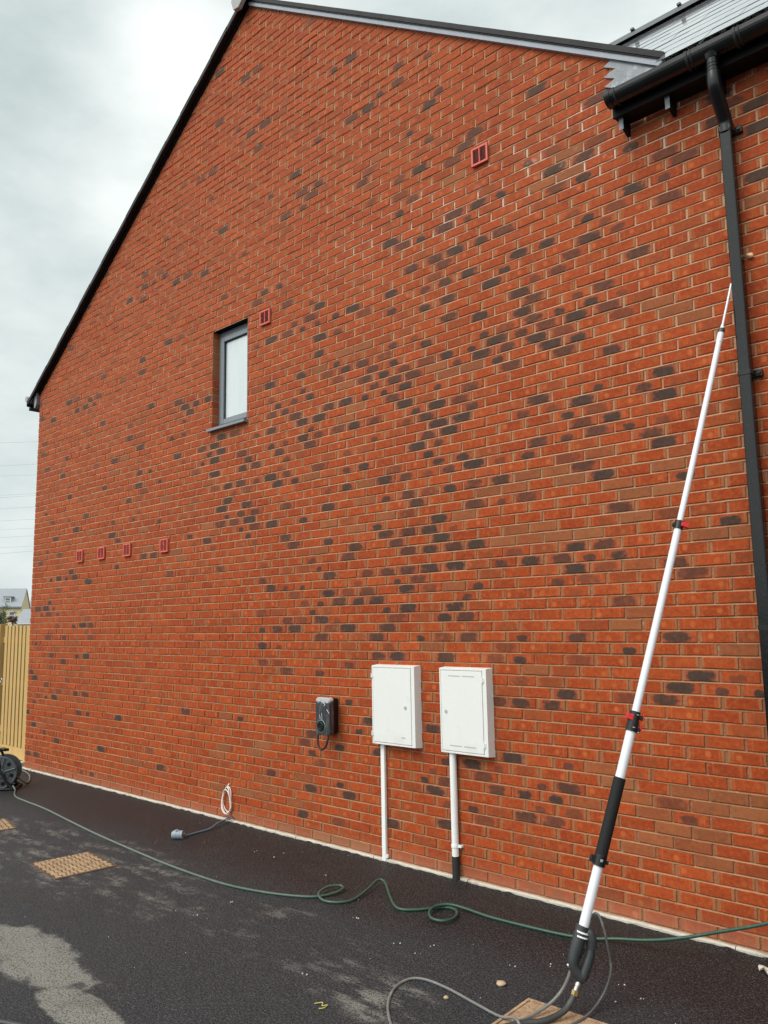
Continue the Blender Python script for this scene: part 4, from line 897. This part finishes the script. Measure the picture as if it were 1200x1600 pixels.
# ================================================================== scattered bits
def pebble(name, loc, r, sq, m, label, cat, seed):
    m_ = MB(); bm = bmesh.new(); bmesh.ops.create_icosphere(bm, subdivisions=2, radius=r)
    for v in bm.verts: v.co += v.co.normalized()*r*.45*mnoise.noise(v.co/r*1.3+Vector((seed*3.1, seed, 0))); v.co.z *= sq
    bm.verts.index_update(); m_.add([v.co for v in bm.verts], [[q.index for q in f.verts] for f in bm.faces], True); bm.free()
    return tag(m_.build(name, m, None, (loc[0], loc[1], G+r*sq*.6)), label, cat)
pebble('stone', (8.348, -1.196), .026, .45, M['stone'], 'flat tan stone on the tarmac beside the muddy manhole cover', 'stone', 2)
pebble('stone', (8.228, -1.492), .013, .6, M['stone'], 'tiny tan stone inside the wide loop of pale hose', 'stone', 5)
lc = MB(); vs = []
for i in range(5):
    for j in range(4): vs.append((.10*(i/4-.5)*(1-.25*abs(j-1.5)), .06*(j/3-.5)+.012*math.sin(i*1.7), .012*math.sin(i*1.3+j)*.8+.012))
lc.add(vs+[(a, b_, c-.006) for a, b_, c in vs], [[i*4+j, i*4+j+1, (i+1)*4+j+1, (i+1)*4+j] for i in range(4) for j in range(3)]+[[20+i*4+j, 20+(i+1)*4+j, 20+(i+1)*4+j+1, 20+i*4+j+1] for i in range(4) for j in range(3)])
tag(lc.build('mortar_flake', M['palestone'], None, (9.31, -.19, G+.004)), 'pale broken flake of mortar by the kerb under the downpipe', 'flake')
ys_ = MB().tube([(7.785, -1.955, G+.004), (7.81, -1.925, G+.006), (7.83, -1.945, G+.004), (7.845, -1.925, G+.005), (7.852, -1.955, G+.004), (7.838, -1.975, G+.004)], .0028, 6)
tag(ys_.build('string', M['yellow']), 'short curl of yellow string on the tarmac at the front', 'string')
gr_ = MB(); r_ = random.Random(21); spots = [(6.35, -.559), (5.666, -.378), (5.461, -.475), (5.723, -.491), (8.267, -.978), (8.418, -.84), (7.784, -1.17), (7.499, -1.744), (6.293, -1.328), (7.134, -1.018), (7.765, -1.034), (7.599, -1.15), (8.807, -.816), (8.94, -.884), (8.856, -.982), (6.313, -1.633)]
for i in range(60): spots.append((r_.uniform(3.5, 10), r_.uniform(-2.6, -.06)))
for i, (x, y) in enumerate(spots):
    for j in range(2 if i < 16 else 1):
        r = r_.uniform(.0022, .0058) if i < 16 else r_.uniform(.0014, .0034); px_, py_ = x+r_.uniform(-.02, .02), y+r_.uniform(-.02, .02); a0 = r_.random()*3
        vs = [(px_+r*math.cos(a0+k*1.256)*r_.uniform(.7, 1.2), py_+r*math.sin(a0+k*1.256)*r_.uniform(.7, 1.2), G-.001) for k in range(5)]
        vs2 = [(px_+(a-px_)*.6, py_+(b_-py_)*.6, G+r*.8) for a, b_, _ in vs]
        gr_.add(vs+vs2, [[k, (k+1) % 5, 5+(k+1) % 5, 5+k] for k in range(5)]+[[5, 6, 7, 8, 9]])
tag(gr_.build('grit', M['palestone']), 'pale grit scattered over the tarmac', 'grit', kind='stuff')

# ================================================================== fence beyond the corner
fn = thing('board_fence', 'new pale timber fence of upright boards beside the house corner', 'fence', (-.25, .12, G))
fo = (-.25, .12, G)
for i in range(26):
    if i == 7: continue
    m_ = MB(); x1 = -.285-.118*i+random.uniform(-.003, .003); m_.box(x1-.080, x1, .115, .133, .19, 1.845+random.uniform(-.008, .006), .003); rel(m_, fo).build('board', M['wood'], fn)
for i in range(26):
    m_ = MB(); x1 = -.235-.118*i; m_.box(x1-.085, x1, .178, .194, .19, 1.835, .003); rel(m_, fo).build('board', M['woodback'], fn)  # back row added, coloured dark as the shade in the gaps
m_ = MB(); m_.box(-3.4, -.27, .105, .137, .035, .188, .004); rel(m_, fo).build('gravel_board', M['wood'], fn)
for z in (.35, 1.0, 1.6): 
    m_ = MB(); m_.box(-3.4, -.20, .1345, .175, z, z+.085, .004); rel(m_, fo).build('rail', M['wood'], fn)
for x in (-.275, -1.255, -3.3):
    m_ = MB(); m_.box(x, x+.09, .095 if x > -.5 else .08, .185, G-.1, 1.835 if x > -.5 else 1.87, .004); rel(m_, fo).build('post', M['wood'], fn)
m_ = MB(); m_.ring((-1.115, .108, 1.07), (0, 1, 0), .03, .006, 18, 6); m_.disc((-1.115, .110, 1.10), (0, 1, 0), .02, .01, 12); rel(m_, fo).build('latch', M['steel'], fn)
sb = MB().box(-.95, -.19, -.06, .09, -.1, .032, .006)
tag(sb.build('path', M['slab']), 'pale paving slab at the foot of the timber fence', 'path', kind='structure')

# ================================================================== far houses, trees, wires
def local(o, pts): return pts
def gable_house(name, label, org, ang, Ln, Dp, eave, ridge, wallm):
    o = thing(name, label, 'house', org, ang)     # local x runs left along the eaves, y away
    m_ = MB(); m_.add([(0, 0, -1), (Ln, 0, -1), (Ln, Dp, -1), (0, Dp, -1), (0, 0, eave), (Ln, 0, eave), (Ln, Dp, eave), (0, Dp, eave), (0, Dp/2, ridge), (Ln, Dp/2, ridge)],
                      [[0, 1, 5, 4], [2, 3, 7, 6], [0, 4, 8, 7, 3], [1, 2, 6, 9, 5]]); m_.build('wall', wallm, o)
    m_ = MB(); ov = .22; sl_ = (ridge-eave)/(Dp/2)
    for (ya, yb, za, zb) in ((-ov, Dp/2, eave-ov*sl_, ridge), (Dp+ov, Dp/2, eave-ov*sl_, ridge)):
        m_.add([(-.1, ya, za+.02), (Ln+.1, ya, za+.02), (Ln+.1, yb, zb+.02), (-.1, yb, zb+.02), (-.1, ya, za+.16), (Ln+.1, ya, za+.16), (Ln+.1, yb, zb+.16), (-.1, yb, zb+.16)],
               [[0, 1, 2, 3], [4, 5, 6, 7], [0, 1, 5, 4], [1, 2, 6, 5], [2, 3, 7, 6], [3, 0, 4, 7]])
    r_ = m_.build('roof', M['farslate'], o)
    return o, r_
def far_window(parent, x, z, w_, h_, y=0.0):
    m_ = MB(); e = .09
    for (a, b_, c, d_) in ((x, x+e, z, z+h_), (x+w_-e, x+w_, z, z+h_), (x+e, x+w_-e, z, z+e), (x+e, x+w_-e, z+h_-e, z+h_), (x+e, x+w_-e, z+h_/2-.04, z+h_/2+.04)): m_.box(a, b_, y-.06, y+.04, c, d_)
    f_ = m_.build('window', M['farwhite'], parent)
    MB().box(x+e, x+w_-e, y-.03, y+.02, z+e, z+h_-e).build('pane', M['farpane'], f_)
    return f_
fx = Vector((-.735, -.678, 0)); ang = math.radians(238.0)
yh, yr = gable_house('cream_house', 'cream rendered house with grey slate roof and white dormer beyond the fence', (-100.87, 42.81, 0), ang, 13, 7.4, 4.85, 7.35, M['cream'])
# local frame turns x to the left and y toward the viewer, so mirror y
for ch in yh.children: ch.scale = (1, -1, 1)
far_window(yh, .75, 3.15, .75, 1.05, .02); far_window(yh, 3.6, 3.15, .75, 1.05, .02)
dm = MB(); dm.box(1.35, 2.35, -2.2, -.75, 5.05, 6.2); dm.box(1.2, 2.5, -2.4, -.62, 6.2, 6.3); dmr = dm.build('dormer', M['farslate'], yh)
f_ = far_window(dmr, 1.47, 5.2, .76, .92, -.70)
MB().box(-.1, 13.2, .16, .28, 4.60, 4.68).build('gutter', M['lead'], yh)
fx2 = Vector((-.735, -.678, 0)); ang2 = math.radians(237.0)
gr2 = thing('slate_roofed_garage', 'low building with hipped grey slate roof in front of the cream house', 'building', (-79.8, 35.2, 0), ang2)
m_ = MB(); m_.box(-2.4, 1.7, -4.3, -.2, -1, 2.45); m_.build('wall', M['cream'], gr2)
m_ = MB(); m_.add([(-2.4, 0, 2.45), (1.9, 0, 2.45), (1.9, -4.5, 2.45), (-2.4, -4.5, 2.45), (-1.9, -2.2, 4.05), (1.42, -2.2, 4.05)], [[0, 1, 5, 4], [1, 2, 5], [2, 3, 4, 5], [3, 0, 4], [0, 3, 2, 1]]); m_.build('roof', M['farslate'], gr2)
MB().box(-2.5, 2.15, .01, .12, 2.32, 2.45).build('gutter', M['farwhite'], gr2)
bh_, _ = gable_house('grey_roofed_house', 'grey roofed house just showing between the cream gable and brick corner', (-120.5, 52.2, 0), ang2, 6, 8, 4.2, 6.4, M['cream'])
bh_.location = (-117.6, 57.2, 0)
for ch in bh_.children: ch.scale = (1, -1, 1)

def tree(name, label, loc, h, cr, cz, n, lm, seed):
    o = thing(name, label, 'tree', loc); r_ = random.Random(seed)
    m_ = MB(); m_.tube([(0, 0, -.05), (.02, .01, h*.45), (.0, .03, cz)], [.05, .04, .015], 8)
    for k in range(7):
        a = r_.uniform(0, 6.28); m_.tube([(0, .01, h*.4+k*.07*h), (math.cos(a)*cr*.4, math.sin(a)*cr*.4, h*.5+k*.07*h), (math.cos(a)*cr*.8, math.sin(a)*cr*.8, h*.62+k*.06*h)], [.02, .012, .005], 6)
    m_.build('trunk', M['bark'], o)
    c_ = MB(); cents = [(r_.gauss(0, cr*.45), r_.gauss(0, cr*.45), cz+r_.gauss(0, cr*.45)) for _ in range(26)]
    for k in range(n):
        q = r_.choice(cents); p_ = Vector((q[0]+r_.gauss(0, cr*.16), q[1]+r_.gauss(0, cr*.16), q[2]+r_.gauss(0, cr*.16)))
        d1 = Vector((r_.gauss(0, 1), r_.gauss(0, 1), r_.gauss(0, 1))).normalized()*r_.uniform(.03, .065); d2 = d1.orthogonal().normalized()*d1.length*.4
        c_.add([p_-d1, p_+d2, p_+d1, p_-d2], [[0, 1, 2, 3]])
    c_.build('crown', lm, o); return o
tree('small_tree', 'grey green bushy tree top above the fence at the left edge', (-36.3, 13.9, 0), 2.6, .62, 2.42, 2600, M['leaf'], 3)
tree('copper_shrub', 'small copper leaved shrub top above the fence beside the green tree', (-35.75, 14.65, 0), 2.5, .27, 2.30, 700, M['redleaf'], 9)
WR = [((-70.219, 26.936, 20.257), (-67.386, 29.528, 20.32)), ((-70.462, 27.142, 17.976), (-67.715, 29.642, 18.104)), ((-70.569, 27.234, 16.962), (-67.83, 29.739, 17.027)), ((-70.771, 27.406, 15.061), (-68.025, 29.906, 15.189)), ((-70.795, 27.426, 14.839), (-68.045, 29.923, 14.999)), ((-70.913, 27.527, 13.73), (-68.213, 29.983, 13.86)), ((-71.041, 27.636, 12.527), (-68.388, 30.048, 12.657)), ((-71.135, 27.716, 11.639), (-68.482, 30.129, 11.77)), ((-71.216, 27.785, 10.879), (-68.61, 30.154, 11.011)), ((-71.323, 27.877, 9.865), (-68.765, 30.203, 9.998)), ((-71.384, 27.928, 9.295), (-68.819, 30.248, 9.491))]
for a, b_ in WR:
    a = Vector(a); b_ = Vector(b_); d_ = (b_-a); m_ = MB().tube([a-d_*6, a-d_*2, a, b_, b_+d_*2, b_+d_*6], .008, 6, True, False)
    tag(m_.build('power_line', M['wire']), 'thin grey overhead power line crossing the pale sky beyond the house corner', 'power line', 'overhead power lines in the sky')
